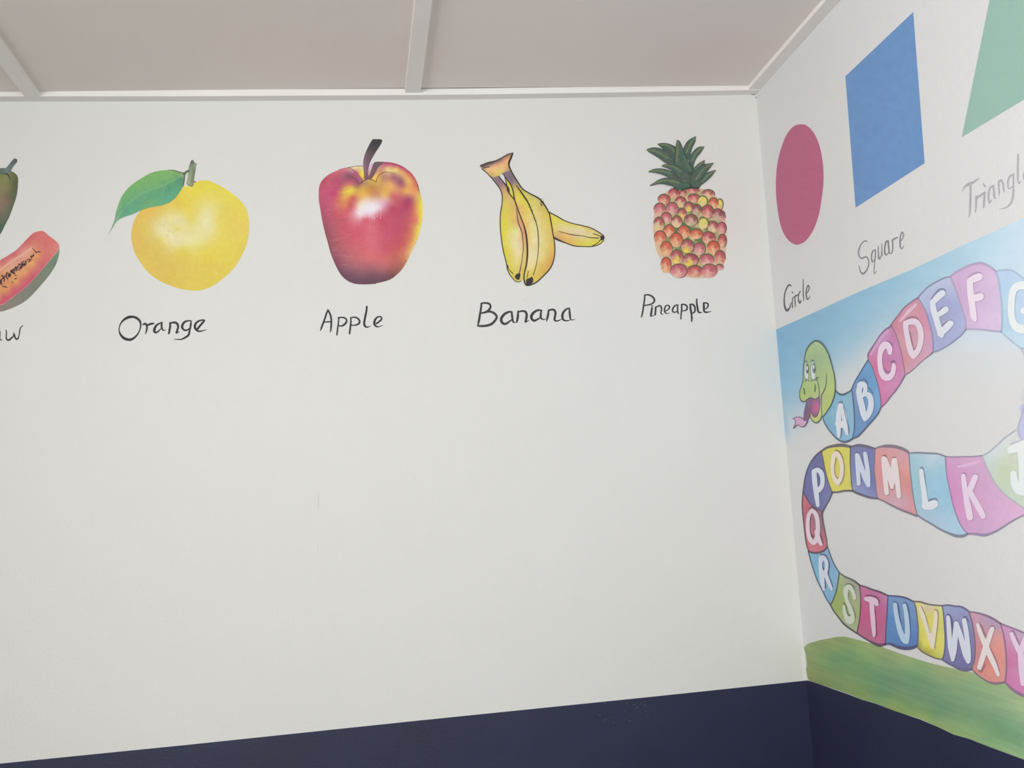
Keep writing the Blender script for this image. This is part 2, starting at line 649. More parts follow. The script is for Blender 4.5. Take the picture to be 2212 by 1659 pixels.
dp += [(e[0], ROOM_Y0, e[2]), tuple(np.array((corner_x(0), ROOM_Y0, 0)) + RIGHT.n * LIFT), tuple(np.array((corner_x(0), D, 0)) + RIGHT.n * LIFT)]
mesh_obj('dado_band', dp, [tuple(reversed(range(len(dp))))], M_NAVY, wall_right)
ZD = C_BOT[2]
box('dado_band', (ROOM_X0, ROOM_Y0, 0), (ROOM_X0 + 0.001, D - 0.002, ZD), M_NAVY, wall_left)
box('dado_band', (ROOM_X0 + 0.002, ROOM_Y0, 0), (corner_x(0) - 0.004, ROOM_Y0 + 0.001, ZD), M_NAVY, wall_rear)
# scuffs and chips the wall carries
strokes('scuff_mark', 'back', [[(687, 1062, 0.5), (688, 1085, 1.4), (687.5, 1102, 0.6)], [(687, 1175, 0.5), (686, 1192, 1.0)]], (206, 196, 184), 1, wall_back)
strokes('scuff_mark', 'back', [[(893, 1036, 0.6), (897, 1030, 1.2)], [(1130, 647, .6), (1138, 646, 1.0)]], (203, 197, 190), 1, wall_back)
strokes('paint_chip', 'back', [[(1623, 204.5, .8), (1630, 204, 2.0), (1633, 202, 1.2)], [(1632.5, 209, 1.0), (1633, 212, 1.2)]], (70, 66, 64), 1, wall_back)
rng = random.Random(5)
chips = []
for i in range(26):
    x, y = rng.uniform(1290, 1400), rng.uniform(1520, 1570)
    if y > 1568 - (x - 1290) * .05:
        continue
    chips.append([(x, y, .5), (x + rng.uniform(1, 4), y + rng.uniform(-.6, .6), rng.uniform(.5, 1.1))])
strokes('paint_chip', 'back', chips, (112, 114, 132), 2, wall_back)

INK = (52, 51, 50)


def word(name, wall, letters, color, label, layer=1, group='painted words under the pictures'):
    allp = [p for L in letters for s in L for p in s]
    r = root(name, base_of(wall, allp), label, 'lettering', group)
    for L in letters:
        strokes('letter', wall, L, color, layer, r)
    return r


# ------------------------------------------------------------------ words on the far wall
c = crop(240, 660, 10.055)
word('painted_word', 'back', [
    [c([(470, 242, 50), (560, 275, 52), (630, 350, 45), (640, 450, 32), (612, 560, 26), (545, 660, 38), (460, 727, 52), (380, 742, 58), (280, 708, 60), (205, 630, 45), (172, 520, 22), (195, 420, 25), (250, 335, 40), (330, 275, 55), (400, 250, 60), (470, 242, 50)])],
    [c([(770, 430, 40), (780, 480, 40), (765, 560, 32), (745, 622, 12)]), c([(695, 412, 32), (740, 395, 48), (785, 425, 42), (850, 402, 46), (915, 390, 36), (935, 393, 15)])],
    [c([(1105, 365, 25), (1060, 385, 30), (985, 430, 45), (945, 500, 55), (940, 560, 55), (975, 588, 40), (1030, 555, 30), (1080, 505, 20), (1105, 480, 20)]), c([(1105, 370, 30), (1095, 440, 42), (1110, 510, 35), (1140, 540, 25), (1190, 525, 10)])],
    [c([(1275, 375, 30), (1285, 430, 45), (1270, 520, 45), (1255, 605, 40)]), c([(1270, 385, 30), (1340, 370, 40), (1400, 372, 50), (1445, 410, 50), (1455, 470, 45), (1435, 540, 45), (1415, 597, 35), (1440, 590, 22), (1490, 565, 10)])],
    [c([(1735, 335, 25), (1680, 330, 30), (1600, 355, 45), (1550, 420, 52), (1545, 480, 50), (1585, 530, 40), (1640, 535, 35), (1700, 500, 25)]), c([(1735, 330, 25), (1730, 420, 40), (1705, 540, 40), (1680, 640, 45), (1600, 700, 40), (1520, 735, 28), (1440, 735, 20), (1365, 728, 10)])],
    [c([(1870, 520, 48), (1930, 440, 45), (1990, 370, 45), (2025, 325, 40), (1990, 315, 30), (1920, 330, 35), (1850, 375, 45), (1820, 440, 50), (1830, 500, 50), (1870, 545, 40), (1920, 560, 35), (2000, 545, 22), (2080, 525, 8)])],
], INK, 'hand-painted black word Orange under the yellow orange')
c = crop(680, 650, 13.825)
word('painted_word', 'back', [
    [c([(390, 262, 30), (350, 370, 52), (300, 530, 52), (240, 690, 52), (200, 800, 52), (165, 890, 20)]), c([(390, 268, 44), (440, 360, 54), (480, 470, 52), (495, 600, 52), (490, 720, 52), (482, 820, 48), (462, 945, 15)]), c([(270, 640, 32), (370, 625, 40), (480, 625, 36)]), c([(480, 885, 16), (525, 888, 12)])],
    [c([(715, 492, 40), (712, 600, 40), (690, 760, 42), (675, 880, 45), (660, 1010, 45)]), c([(692, 512, 30), (780, 496, 40), (880, 502, 45), (945, 560, 46), (940, 640, 55), (880, 705, 60), (820, 745, 46), (720, 745, 35)])],
    [c([(1075, 497, 40), (1077, 620, 45), (1065, 760, 52), (1050, 880, 52), (1040, 980, 46)]), c([(1065, 512, 30), (1150, 488, 40), (1250, 502, 46), (1325, 570, 52), (1335, 650, 55), (1260, 710, 50), (1180, 728, 35), (1100, 725, 35)])],
    [c([(1553, 168, 52), (1545, 280, 55), (1515, 430, 62), (1490, 560, 62), (1475, 680, 65), (1495, 742, 65), (1550, 785, 45), (1620, 770, 25), (1675, 740, 10)])],
    [c([(1840, 680, 50), (1920, 620, 52), (1985, 560, 52), (1995, 500, 46), (1950, 470, 40), (1880, 480, 46), (1815, 540, 60), (1780, 630, 70), (1785, 710, 60), (1840, 765, 46), (1910, 770, 30), (1990, 745, 20), (2060, 728, 8)])],
], INK, 'hand-painted black word Apple under the red apple')
c = crop(1020, 640, 9.217)
word('painted_word', 'back', [
    [c([(185, 142, 36), (175, 240, 40), (155, 360, 42), (135, 480, 44), (110, 592, 25)]), c([(182, 140, 32), (260, 133, 36), (340, 150, 40), (365, 205, 40), (335, 270, 46), (270, 315, 42), (190, 335, 30)]), c([(190, 335, 25), (340, 305, 40), (440, 340, 46), (488, 410, 46), (450, 490, 46), (370, 560, 50), (250, 590, 46), (150, 592, 40), (112, 590, 20)])],
    [c([(795, 320, 30), (740, 310, 40), (650, 350, 50), (590, 420, 55), (577, 480, 55), (610, 538, 50), (670, 548, 45), (730, 510, 35), (790, 465, 25)]), c([(785, 312, 36), (795, 400, 42), (810, 490, 38), (830, 522, 25), (860, 518, 12)])],
    [c([(915, 297, 30), (910, 380, 45), (900, 460, 45), (885, 518, 30)]), c([(910, 312, 30), (1000, 294, 36), (1060, 310, 46), (1085, 370, 46), (1075, 450, 50), (1060, 512, 35), (1090, 500, 22), (1135, 478, 10)])],
    [c([(1385, 287, 30), (1310, 277, 40), (1230, 320, 50), (1180, 390, 55), (1187, 450, 50), (1235, 485, 45), (1300, 460, 35), (1360, 420, 25)]), c([(1380, 277, 25), (1365, 350, 40), (1370, 430, 38), (1410, 462, 25), (1470, 452, 12)])],
    [c([(1525, 267, 25), (1515, 340, 42), (1500, 420, 42), (1480, 500, 15)]), c([(1515, 292, 30), (1570, 267, 36), (1630, 272, 42), (1658, 330, 44), (1645, 420, 42), (1640, 470, 40), (1680, 493, 30), (1740, 475, 20), (1790, 450, 10)])],
    [c([(1935, 237, 25), (1870, 260, 36), (1810, 330, 46), (1795, 410, 48), (1820, 470, 36), (1880, 488, 25), (1940, 475, 18)]), c([(1935, 235, 25), (1940, 320, 40), (1950, 410, 38), (1970, 468, 22), (2050, 460, 8)])],
], (62, 60, 60), 'hand-painted black word Banana under the bananas')
c = crop(1370, 620, 12.289)
word('painted_word', 'back', [
    [c([(282, 217, 40), (272, 330, 40), (252, 480, 42), (232, 620, 42), (210, 730, 40), (190, 810, 22)]), c([(270, 217, 32), (360, 205, 40), (450, 235, 46), (520, 300, 50), (535, 370, 50), (490, 430, 42), (400, 470, 36), (270, 490, 32)])],
    [c([(470, 552, 46), (460, 650, 52), (440, 758, 50), (480, 768, 25), (560, 735, 12)]), c([(445, 497, 18), (480, 502, 30), (500, 510, 20)])],
    [c([(570, 537, 46), (565, 640, 46), (555, 732, 46)]), c([(575, 547, 30), (640, 502, 36), (700, 507, 42), (725, 570, 42), (715, 650, 36), (710, 700, 32), (740, 722, 22), (785, 725, 8)])],
    [c([(825, 640, 28), (890, 605, 30), (935, 550, 42), (925, 500, 38), (870, 485, 32), (825, 520, 36), (805, 610, 42), (815, 670, 36), (860, 700, 25), (955, 695, 8)])],
    [c([(1165, 477, 30), (1100, 485, 36), (1040, 545, 42), (1015, 620, 42), (1045, 668, 36), (1100, 665, 30), (1150, 640, 25)]), c([(1155, 477, 36), (1150, 580, 38), (1160, 680, 38), (1195, 715, 12)])],
    [c([(1260, 467, 42), (1260, 600, 42), (1245, 730, 36), (1240, 850, 32)]), c([(1250, 470, 30), (1310, 460, 36), (1385, 490, 44), (1408, 550, 44), (1385, 610, 38), (1320, 630, 28), (1260, 640, 20)])],
    [c([(1485, 467, 46), (1500, 600, 55), (1520, 720, 48), (1530, 830, 46), (1525, 912, 36)]), c([(1485, 470, 40), (1540, 457, 42), (1600, 510, 50), (1615, 590, 46), (1600, 660, 42), (1560, 690, 32), (1520, 695, 22)])],
    [c([(1660, 322, 36), (1660, 430, 46), (1680, 550, 48), (1695, 640, 50), (1735, 680, 40), (1810, 665, 12)])],
    [c([(1842, 427, 46), (1850, 520, 55), (1850, 620, 50), (1880, 665, 45), (1940, 668, 36), (2050, 645, 8)]), c([(1840, 427, 36), (1900, 422, 38), (1960, 450, 40), (1955, 520, 38), (1910, 570, 28), (1865, 590, 25)])],
], (62, 60, 66), 'small hand-painted black word Pineapple under the pineapple')
c = crop(0, 680, 23.7)
word('painted_word', 'back', [
    [c([(5, 860, 60), (-120, 880, 70), (-230, 1000, 80), (-260, 1150, 80), (-190, 1260, 80), (-80, 1220, 60), (0, 1120, 45)]), c([(5, 860, 40), (2, 1020, 46), (-5, 1180, 50), (-5, 1265, 60), (40, 1290, 55), (90, 1278, 32), (125, 1274, 12)])],
    [c([(312, 790, 50), (330, 930, 58), (318, 1080, 60), (330, 1230, 78), (415, 1295, 95), (510, 1260, 95), (600, 1170, 80), (670, 1110, 60), (715, 930, 36)]), c([(712, 930, 50), (735, 1040, 85), (775, 1160, 85), (845, 1245, 92), (920, 1215, 75), (970, 1060, 48), (1000, 880, 62), (1025, 740, 58), (1075, 630, 48), (1175, 560, 35)])],
], (58, 58, 55), 'black word ending in aw, cut off under the cut pawpaw')

# ------------------------------------------------------------------ words on the right wall
c = crop(1670, 500, 7.373)
WG = 'painted words under the shapes'
word('painted_word', 'right', [
    [c([(285, 868, 20), (255, 850, 28), (215, 905, 22), (185, 1000, 20), (176, 1100, 22), (187, 1200, 28), (220, 1258, 38), (260, 1220, 22), (290, 1130, 10)])],
    [c([(310, 1055, 15), (306, 1140, 16), (308, 1213, 18)]), c([(303, 962, 14), (310, 977, 20)])],
    [c([(345, 1040, 15), (350, 1120, 17), (352, 1200, 10)]), c([(325, 1052, 14), (360, 1027, 24), (388, 1012, 22)])],
    [c([(430, 957, 20), (405, 1010, 16), (402, 1080, 18), (425, 1138, 28), (447, 1095, 10)])],
    [c([(480, 760, 10), (478, 880, 15), (480, 1000, 18), (487, 1105, 12)])],
    [c([(530, 990, 13), (568, 930, 16), (573, 880, 18), (555, 860, 18), (532, 920, 18), (527, 1010, 19), (548, 1083, 20), (592, 1030, 8)])],
], (100, 97, 97), 'small dark grey word Circle above the painted sky', group=WG)
word('painted_word', 'right', [
    [c([(1492, 158, 18), (1460, 150, 18), (1405, 200, 16), (1366, 290, 20), (1361, 360, 20), (1400, 428, 20), (1450, 412, 22), (1490, 407, 20), (1520, 460, 18), (1520, 540, 18), (1480, 630, 22), (1430, 673, 28), (1388, 630, 20), (1366, 545, 10)])],
    [c([(1625, 300, 18), (1590, 310, 20), (1566, 390, 20), (1577, 480, 22), (1602, 470, 14), (1637, 400, 10)]), c([(1628, 290, 17), (1627, 400, 18), (1614, 520, 13), (1610, 670, 13), (1648, 630, 10)])],
    [c([(1675, 240, 14), (1675, 340, 17), (1687, 435, 26), (1720, 390, 14), (1732, 290, 15), (1732, 190, 11)]), c([(1732, 290, 15), (1737, 390, 12)])],
    [c([(1835, 152, 24), (1800, 165, 28), (1777, 260, 22), (1782, 358, 26), (1807, 370, 20), (1842, 330, 12)]), c([(1832, 152, 26), (1840, 260, 24), (1852, 345, 20), (1872, 345, 12)])],
    [c([(1900, 130, 20), (1905, 240, 20), (1897, 330, 18), (1872, 355, 10)]), c([(1895, 150, 22), (1930, 117, 26), (1985, 95, 18)])],
    [c([(2020, 160, 14), (2065, 110, 15), (2077, 50, 18), (2057, 8, 18), (2032, 60, 20), (2020, 160, 22), (2027, 250, 22), (2050, 273, 18), (2082, 225, 8)])],
], (132, 130, 133), 'grey word Square sloping up under the blue square', group=WG)
c = crop(2050, 320, 9.216)
word('painted_word', 'right', [
    [c([(262, 860, 12), (320, 765, 34), (400, 712, 58), (480, 682, 48), (550, 632, 34), (605, 592, 10)]), c([(425, 740, 40), (427, 900, 40), (422, 1080, 40), (415, 1250, 36), (400, 1370, 22)])],
    [c([(545, 960, 40), (537, 1080, 36), (535, 1200, 30), (522, 1285, 14)]), c([(545, 1000, 40), (590, 965, 44), (640, 930, 40), (690, 890, 28)])],
    [c([(707, 880, 40), (702, 1000, 40), (695, 1100, 40), (687, 1190, 22)]), c([(682, 707, 25), (716, 762, 38)])],
    [c([(885, 742, 25), (830, 780, 35), (790, 880, 36), (786, 1000, 36), (802, 1088, 30), (850, 1030, 20)]), c([(882, 750, 36), (895, 880, 40), (905, 980, 42), (937, 1000, 15)])],
    [c([(987, 665, 30), (992, 780, 30), (1000, 880, 28), (987, 940, 18)]), c([(987, 672, 38), (1040, 642, 44), (1075, 720, 36), (1085, 820, 32), (1105, 878, 14)])],
    [c([(1275, 527, 38), (1215, 562, 44), (1177, 640, 36), (1172, 740, 30), (1192, 808, 25), (1265, 765, 20)]), c([(1282, 520, 30), (1282, 700, 32), (1277, 900, 36), (1250, 1050, 36), (1190, 1140, 32), (1120, 1188, 25), (1000, 1215, 10)])],
    [c([(1375, 122, 30), (1372, 300, 38), (1366, 480, 36), (1372, 640, 30), (1392, 703, 30), (1430, 660, 12)])],
    [c([(1490, 600, 26), (1560, 540, 26), (1590, 440, 30), (1540, 420, 30), (1492, 500, 28), (1488, 600, 28), (1530, 660, 26), (1600, 600, 10)])],
], (172, 170, 177), 'word beginning Triangl in haze-paled grey, cut off under the green triangle', group=WG)  # black lettering, greyed by haze painted into its colour

# ------------------------------------------------------------------ plain shapes on the right wall
c = crop(1660, 0, 3.0725)
tag(patch('painted_circle', 'right', c([(215, 825), (260, 838), (305, 890), (340, 975), (360, 1080), (365, 1190), (355, 1300), (335, 1420), (300, 1520), (255, 1590), (205, 1622), (165, 1618), (120, 1580), (85, 1510), (62, 1400), (50, 1280), (50, 1180), (60, 1080), (85, 980), (120, 895), (165, 840)]),
          flat((184, 101, 130), .015), 1, step=9), 'raspberry red circle painted on the white wall', 'mural shape', 'painted shapes')
tag(patch('painted_square', 'right', c([(510, 507), (960, 80), (1036, 1083), (578, 1378)]), flat((107, 145, 193), .02), 1, step=9, smooth=False),
    'mid blue square painted on the white wall', 'mural shape', 'painted shapes')
pa, pb, pc = RIGHT.at(c([(1283, 910), (1467, 0), (1696, 660)]), LIFT)
ey, ez = np.array([0, -1.0, 0]), (pb - pa)
edge = (pc - pa) / np.linalg.norm(pc - pa)
wbase = 0.36
ap = pa + (pb - pa) * ((wbase / 2) / abs((pb - pa)[1]))
zmax = Z_COR - 0.05
if ap[2] > zmax:
    ap = pa + (pb - pa) * ((zmax - pa[2]) / (pb - pa)[2])
    wbase = 2 * abs(ap[1] - pa[1])
tv = [pa, pa + edge * wbase, ap]
mesh_obj_t = mesh_obj('painted_triangle', tv, [(0, 1, 2)], M_PAINT, None, pa, alb(np.array([(147, 181, 168)] * 3), 'right'))
tag(mesh_obj_t, 'grey-green triangle painted high on the white wall', 'mural shape', 'painted shapes')

# ------------------------------------------------------------------ pawpaws
c = crop(0, 300, 3.456)
r = root('painted_pawpaw', base_of('back', c([(-400, 850), (133, 860)])), 'whole olive-brown pawpaw painted at the left edge', 'mural fruit', 'painted fruits')
patch('skin', 'back', c([(75, 240), (110, 255), (133, 285), (134, 340), (125, 420), (100, 500), (70, 580), (35, 650), (0, 715), (-60, 790), (-160, 840), (-290, 800), (-400, 640), (-390, 460), (-280, 330), (-150, 270), (-50, 250), (20, 255), (50, 255)]),
      blend([(p[0], p[1], k) for p, k in zip(c([(90, 270), (40, 300), (10, 300), (110, 330), (60, 380), (20, 400), (115, 430), (60, 480), (20, 500), (85, 520), (40, 580), (10, 650), (-100, 700), (-200, 450), (50, 420)]),
                                            [(112, 112, 72), (133, 136, 84), (128, 133, 84), (96, 98, 70), (122, 118, 82), (134, 124, 92), (88, 100, 76), (124, 110, 88), (134, 114, 98), (92, 108, 84), (104, 106, 84), (80, 102, 80), (80, 100, 78), (130, 118, 90), (122, 112, 84)])], 5), 1, r, 3.0)
strokes('stem', 'back', [c([(112, 163, 34), (88, 192, 34), (64, 226, 40), (60, 232, 40)]), c([(66, 234, 36), (30, 238, 40), (0, 240, 44), (-30, 244, 40)])], blend([(c([(110, 160)])[0] + ((92, 96, 98),)), (c([(60, 220)])[0] + ((110, 124, 122),)), (c([(0, 245)])[0] + ((96, 112, 100),))], 5), 3, r)
strokes('stem_shadow', 'back', [c([(-20, 262, 8), (30, 260, 10), (60, 268, 10), (74, 305, 5)])], (70, 78, 66), 2, r)

r = root('painted_pawpaw', base_of('back', c([(-250, 1290), (445, 1290)])), 'cut pawpaw half with pink flesh and black seeds', 'mural fruit', 'painted fruits')
patch('rind', 'back', c([(400, 790), (440, 812), (440, 865), (416, 940), (372, 1012), (312, 1085), (250, 1155), (190, 1210), (120, 1250), (50, 1278), (0, 1290), (-150, 1300), (-200, 1200), (0, 1100), (200, 900)]),
      blend([(p[0], p[1], k) for p, k in zip(c([(435, 870), (380, 960), (300, 1070), (200, 1180), (100, 1240), (0, 1280), (420, 930)]), [(116, 138, 118), (118, 134, 114), (124, 130, 112), (128, 128, 114), (136, 130, 118), (140, 128, 116), (104, 130, 110)])], 4), 1, r, 3.0)
fl = c([(0, 905), (60, 870), (120, 830), (180, 770), (240, 710), (285, 690), (325, 690), (360, 720), (390, 742), (425, 770), (443, 802), (430, 842), (380, 900), (320, 970), (260, 1040), (190, 1110), (120, 1165), (60, 1210), (0, 1248), (-150, 1290), (-250, 1200), (-150, 1000)])
ff = blend([(p[0], p[1], k) for p, k in zip(c([(20, 910), (100, 860), (200, 770), (270, 705), (320, 700), (380, 745), (425, 790), (380, 860), (320, 940), (240, 1020), (150, 1120), (60, 1190), (0, 1230), (300, 760), (340, 800), (310, 830), (280, 870), (240, 930), (180, 1000), (120, 1070), (50, 1130), (0, 1170), (240, 810), (180, 860), (100, 920), (30, 975), (0, 1000), (150, 960), (60, 1030), (220, 900), (0, 1080), (292, 930), (225, 1005), (165, 1062), (95, 1125), (30, 1175), (325, 880)]),
                                           [(206, 108, 112), (206, 104, 106), (206, 104, 102), (210, 110, 108), (212, 116, 110), (214, 114, 108), (216, 128, 122), (212, 122, 112), (206, 106, 108), (204, 98, 108), (202, 96, 106), (202, 92, 104), (200, 90, 102), (212, 118, 108), (214, 120, 110), (216, 126, 108), (222, 152, 102), (222, 158, 98), (222, 156, 98), (218, 150, 96), (216, 144, 98), (212, 134, 100), (218, 144, 122), (222, 158, 140), (222, 160, 136), (222, 160, 124), (218, 152, 110), (214, 150, 120), (212, 144, 104), (222, 150, 112), (214, 140, 96), (208, 118, 110), (208, 116, 108), (206, 112, 108), (204, 106, 106), (202, 104, 104), (212, 118, 110)])], 4)
patch('flesh', 'back', fl, brushed(ff, [(c([(443, 815), (430, 846), (380, 904), (320, 974), (260, 1044), (190, 1114), (120, 1168), (60, 1213), (0, 1250)]), 1.6, (226, 190, 182), .8),
                                        (c([(180, 772), (120, 830), (60, 868), (0, 903)]), 1.5, (222, 170, 165), .5)]), 2, r, 2.2)
strokes('cavity_rim', 'back', [c([(240, 812, 14), (190, 850, 18), (130, 888, 16), (60, 935, 14), (0, 980, 12)])], (226, 172, 150), 3, r)
rng = random.Random(2)
path = spline(np.array(c([(-30, 1075), (20, 1040), (70, 1000), (120, 965), (165, 935), (205, 905), (240, 875), (260, 850)])), False, 1.2)
sd = []
for i in range(120):
    k = rng.random() ** 1.1
    p = path[int(k * (len(path) - 1))]
    w = 1.0 if k < .62 else 1.0 - (k - .62) * 1.5
    x, y = p[0] + rng.gauss(0, 2.2 * w), p[1] + rng.gauss(0, 3.6 * w)
    a = rng.choice([rng.uniform(.9, 1.5), rng.uniform(1.7, 2.3), rng.uniform(1.2, 1.9)])
    l = rng.uniform(3.5, 7.5) * w
    sd.append([(x, y, .8), (x + math.cos(a) * l * .5, y + math.sin(a) * l * .5, rng.uniform(1.5, 2.8) * w + .3), (x + math.cos(a) * l, y + math.sin(a) * l, .7)])
sd += [c(q) for q in ([(240, 812, 3), (262, 840, 7), (275, 855, 4)], [(265, 845, 4), (295, 843, 8), (300, 848, 4)], [(110, 1045, 6), (122, 1042, 7)], [(88, 1070, 5), (96, 1072, 7)], [(20, 1100, 7), (50, 1107, 8)], [(115, 1018, 5), (122, 1022, 6)])]
tag(strokes('seeds', 'back', sd, (64, 46, 50), 4, r), kind='stuff')

# ------------------------------------------------------------------ orange
c = crop(220, 320, 4.879)
body = c([(890, 397), (935, 410), (985, 362), (1060, 342), (1120, 342), (1180, 365), (1260, 405), (1340, 455), (1420, 515), (1490, 590), (1530, 660), (1548, 740), (1552, 830), (1545, 930), (1522, 1020), (1480, 1120), (1430, 1210), (1360, 1300), (1270, 1380), (1180, 1445), (1090, 1485), (1010, 1502), (930, 1498), (840, 1485), (740, 1455), (640, 1415), (550, 1360), (470, 1290), (410, 1210), (355, 1120), (325, 1030), (310, 940), (315, 860), (335, 780), (370, 710), (420, 650), (500, 580), (620, 520), (800, 430)])
r = root('painted_orange', base_of('back', body), 'large yellow-orange citrus fruit with one green leaf', 'mural fruit', 'painted fruits')
oc = [((1100, 370), (226, 210, 76)), ((1250, 430), (228, 214, 84)), ((1400, 560), (228, 212, 88)), ((1500, 700), (228, 208, 92)), ((1530, 850), (226, 204, 98)), ((1480, 1050), (224, 202, 92)), ((1300, 1300), (224, 202, 88)), ((1000, 1470), (222, 200, 84)), ((700, 1400), (220, 192, 88)), ((450, 1200), (222, 194, 92)), ((350, 950), (222, 188, 92)), ((400, 750), (224, 192, 94)), ((550, 660), (228, 192, 92)), ((850, 430), (228, 212, 90)), ((980, 450), (228, 212, 80)), ((800, 560), (226, 200, 78)), ((900, 650), (228, 210, 96)), ((1100, 560), (228, 216, 118)), ((1250, 650), (226, 210, 108)), ((1400, 800), (226, 204, 94)), ((1350, 1000), (226, 208, 92)), ((1100, 1080), (226, 208, 88)), ((850, 1080), (224, 206, 100)), ((600, 1050), (220, 196, 98)), ((450, 1000), (220, 190, 94)), ((900, 1250), (222, 196, 92)), ((1150, 1250), (222, 200, 86)), ((650, 1250), (220, 190, 92)), ((480, 850), (222, 198, 102)), ((560, 820), (226, 208, 136)), ((650, 720), (226, 210, 130)), ((720, 740), (230, 220, 150)), ((830, 770), (230, 220, 158)), ((640, 880), (230, 222, 166)), ((740, 960), (232, 224, 172)), ((850, 970), (230, 222, 162)), ((780, 850), (228, 216, 138)), ((960, 880), (230, 220, 150)), ((1050, 780), (230, 222, 156)), ((1110, 700), (230, 222, 160)), ((1150, 820), (230, 222, 156)), ((1060, 940), (230, 220, 150)), ((950, 990), (230, 222, 150)), ((940, 740), (228, 212, 110)), ((1230, 900), (228, 212, 108)), ((1230, 760), (228, 212, 110)), ((650, 960), (228, 214, 136))]
OS = crop(220, 320, 4.879)
rng = random.Random(8)
spk = []
for i in range(26):
    x, y = rng.gauss(720, 70), rng.gauss(870, 80)
    spk.append((OS([(x, y), (x + rng.uniform(-30, 30), y + rng.uniform(-20, 20))]), rng.uniform(1.0, 2.2), rng.choice([(238, 232, 200), (212, 198, 120)]), .45))
patch('peel', 'back', body, brushed(blend([OS([k])[0] + (v,) for k, v in oc], 9, 2.0, .012, (6, 6)), spk), 1, r, 2.4)
lf = c([(868, 262), (868, 262), (800, 243), (700, 232), (600, 240), (510, 265), (420, 315), (330, 375), (260, 440), (210, 510), (175, 590), (150, 670), (130, 760), (95, 850), (65, 915), (65, 915), (115, 840), (160, 770), (230, 728), (330, 695), (440, 645), (540, 620), (620, 607), (700, 580), (760, 540), (810, 480), (850, 410), (868, 340)])
lc = [((850, 270), (138, 172, 108)), ((720, 260), (128, 180, 108)), ((600, 270), (126, 178, 106)), ((480, 330), (122, 178, 108)), ((350, 420), (118, 176, 108)), ((240, 520), (114, 174, 112)), ((190, 620), (118, 174, 118)), ((150, 730), (124, 170, 130)), ((110, 830), (150, 176, 146)), ((75, 900), (176, 190, 170)), ((700, 330), (122, 176, 112)), ((560, 390), (118, 174, 112)), ((430, 450), (116, 172, 116)), ((300, 540), (108, 170, 120)), ((840, 330), (92, 148, 112)), ((820, 420), (96, 160, 120)), ((760, 480), (98, 168, 126)), ((650, 540), (100, 170, 128)), ((520, 580), (112, 172, 118)), ((400, 620), (104, 168, 124)), ((290, 670), (102, 166, 128)), ((200, 710), (108, 166, 128)), ((640, 450), (100, 162, 122)), ((500, 500), (98, 164, 124)), ((380, 560), (98, 162, 124)), ((700, 400), (94, 156, 118)), ((230, 640), (98, 162, 126))]
patch('leaf', 'back', lf, brushed(blend([OS([k])[0] + (v,) for k, v in lc], 4, 2.0, .02, (4, 4)),
      [(OS([(860, 275), (760, 335), (640, 392), (500, 440), (380, 500), (260, 610), (170, 730)]), 1.3, (150, 196, 138), .55),
       (OS([(680, 370), (660, 420), (640, 470)]), 1.3, (134, 186, 140), .5), (OS([(500, 440), (470, 500), (450, 530)]), 1.3, (134, 186, 140), .45),
       (OS([(640, 392), (560, 380), (470, 420)]), 1.2, (150, 196, 138), .35), (OS([(380, 500), (300, 560), (250, 580)]), 1.2, (140, 190, 136), .35)]), 2, r, 1.8)
strokes('leaf_edge', 'back', [c([(700, 231, 4), (770, 236, 8), (830, 258, 9), (868, 265, 9), (871, 310, 9), (864, 370, 8), (852, 410, 5)])], (78, 92, 76), 3, r)
patch('stem', 'back', c([(945, 128), (962, 128), (980, 155), (1000, 158), (1000, 158), (987, 230), (972, 320), (966, 378), (945, 402), (912, 395), (890, 375), (890, 375), (903, 300), (913, 220), (928, 165)]),
      brushed(blend([OS([k])[0] + (v,) for k, v in [((950, 140), (96, 106, 92)), ((985, 170), (140, 152, 128)), ((940, 220), (138, 154, 126)), ((970, 240), (122, 138, 112)), ((930, 300), (148, 164, 130)), ((955, 320), (128, 142, 110)), ((920, 370), (164, 170, 132)), ((945, 390), (150, 152, 110))]], 4),
              [(OS([(955, 150), (960, 230), (948, 310), (945, 370)]), 0.9, (92, 102, 82), .6), (OS([(930, 200), (918, 300), (905, 360)]), .8, (104, 116, 94), .5)]), 3, r, 1.6)
strokes('twig', 'back', [c([(858, 280, 8), (872, 268, 26), (892, 248, 18), (915, 240, 24)]), c([(968, 358, 8), (985, 352, 12)]), c([(900, 375, 4), (930, 396, 6), (950, 402, 5), (966, 385, 4)])], (98, 100, 84), 4, r)

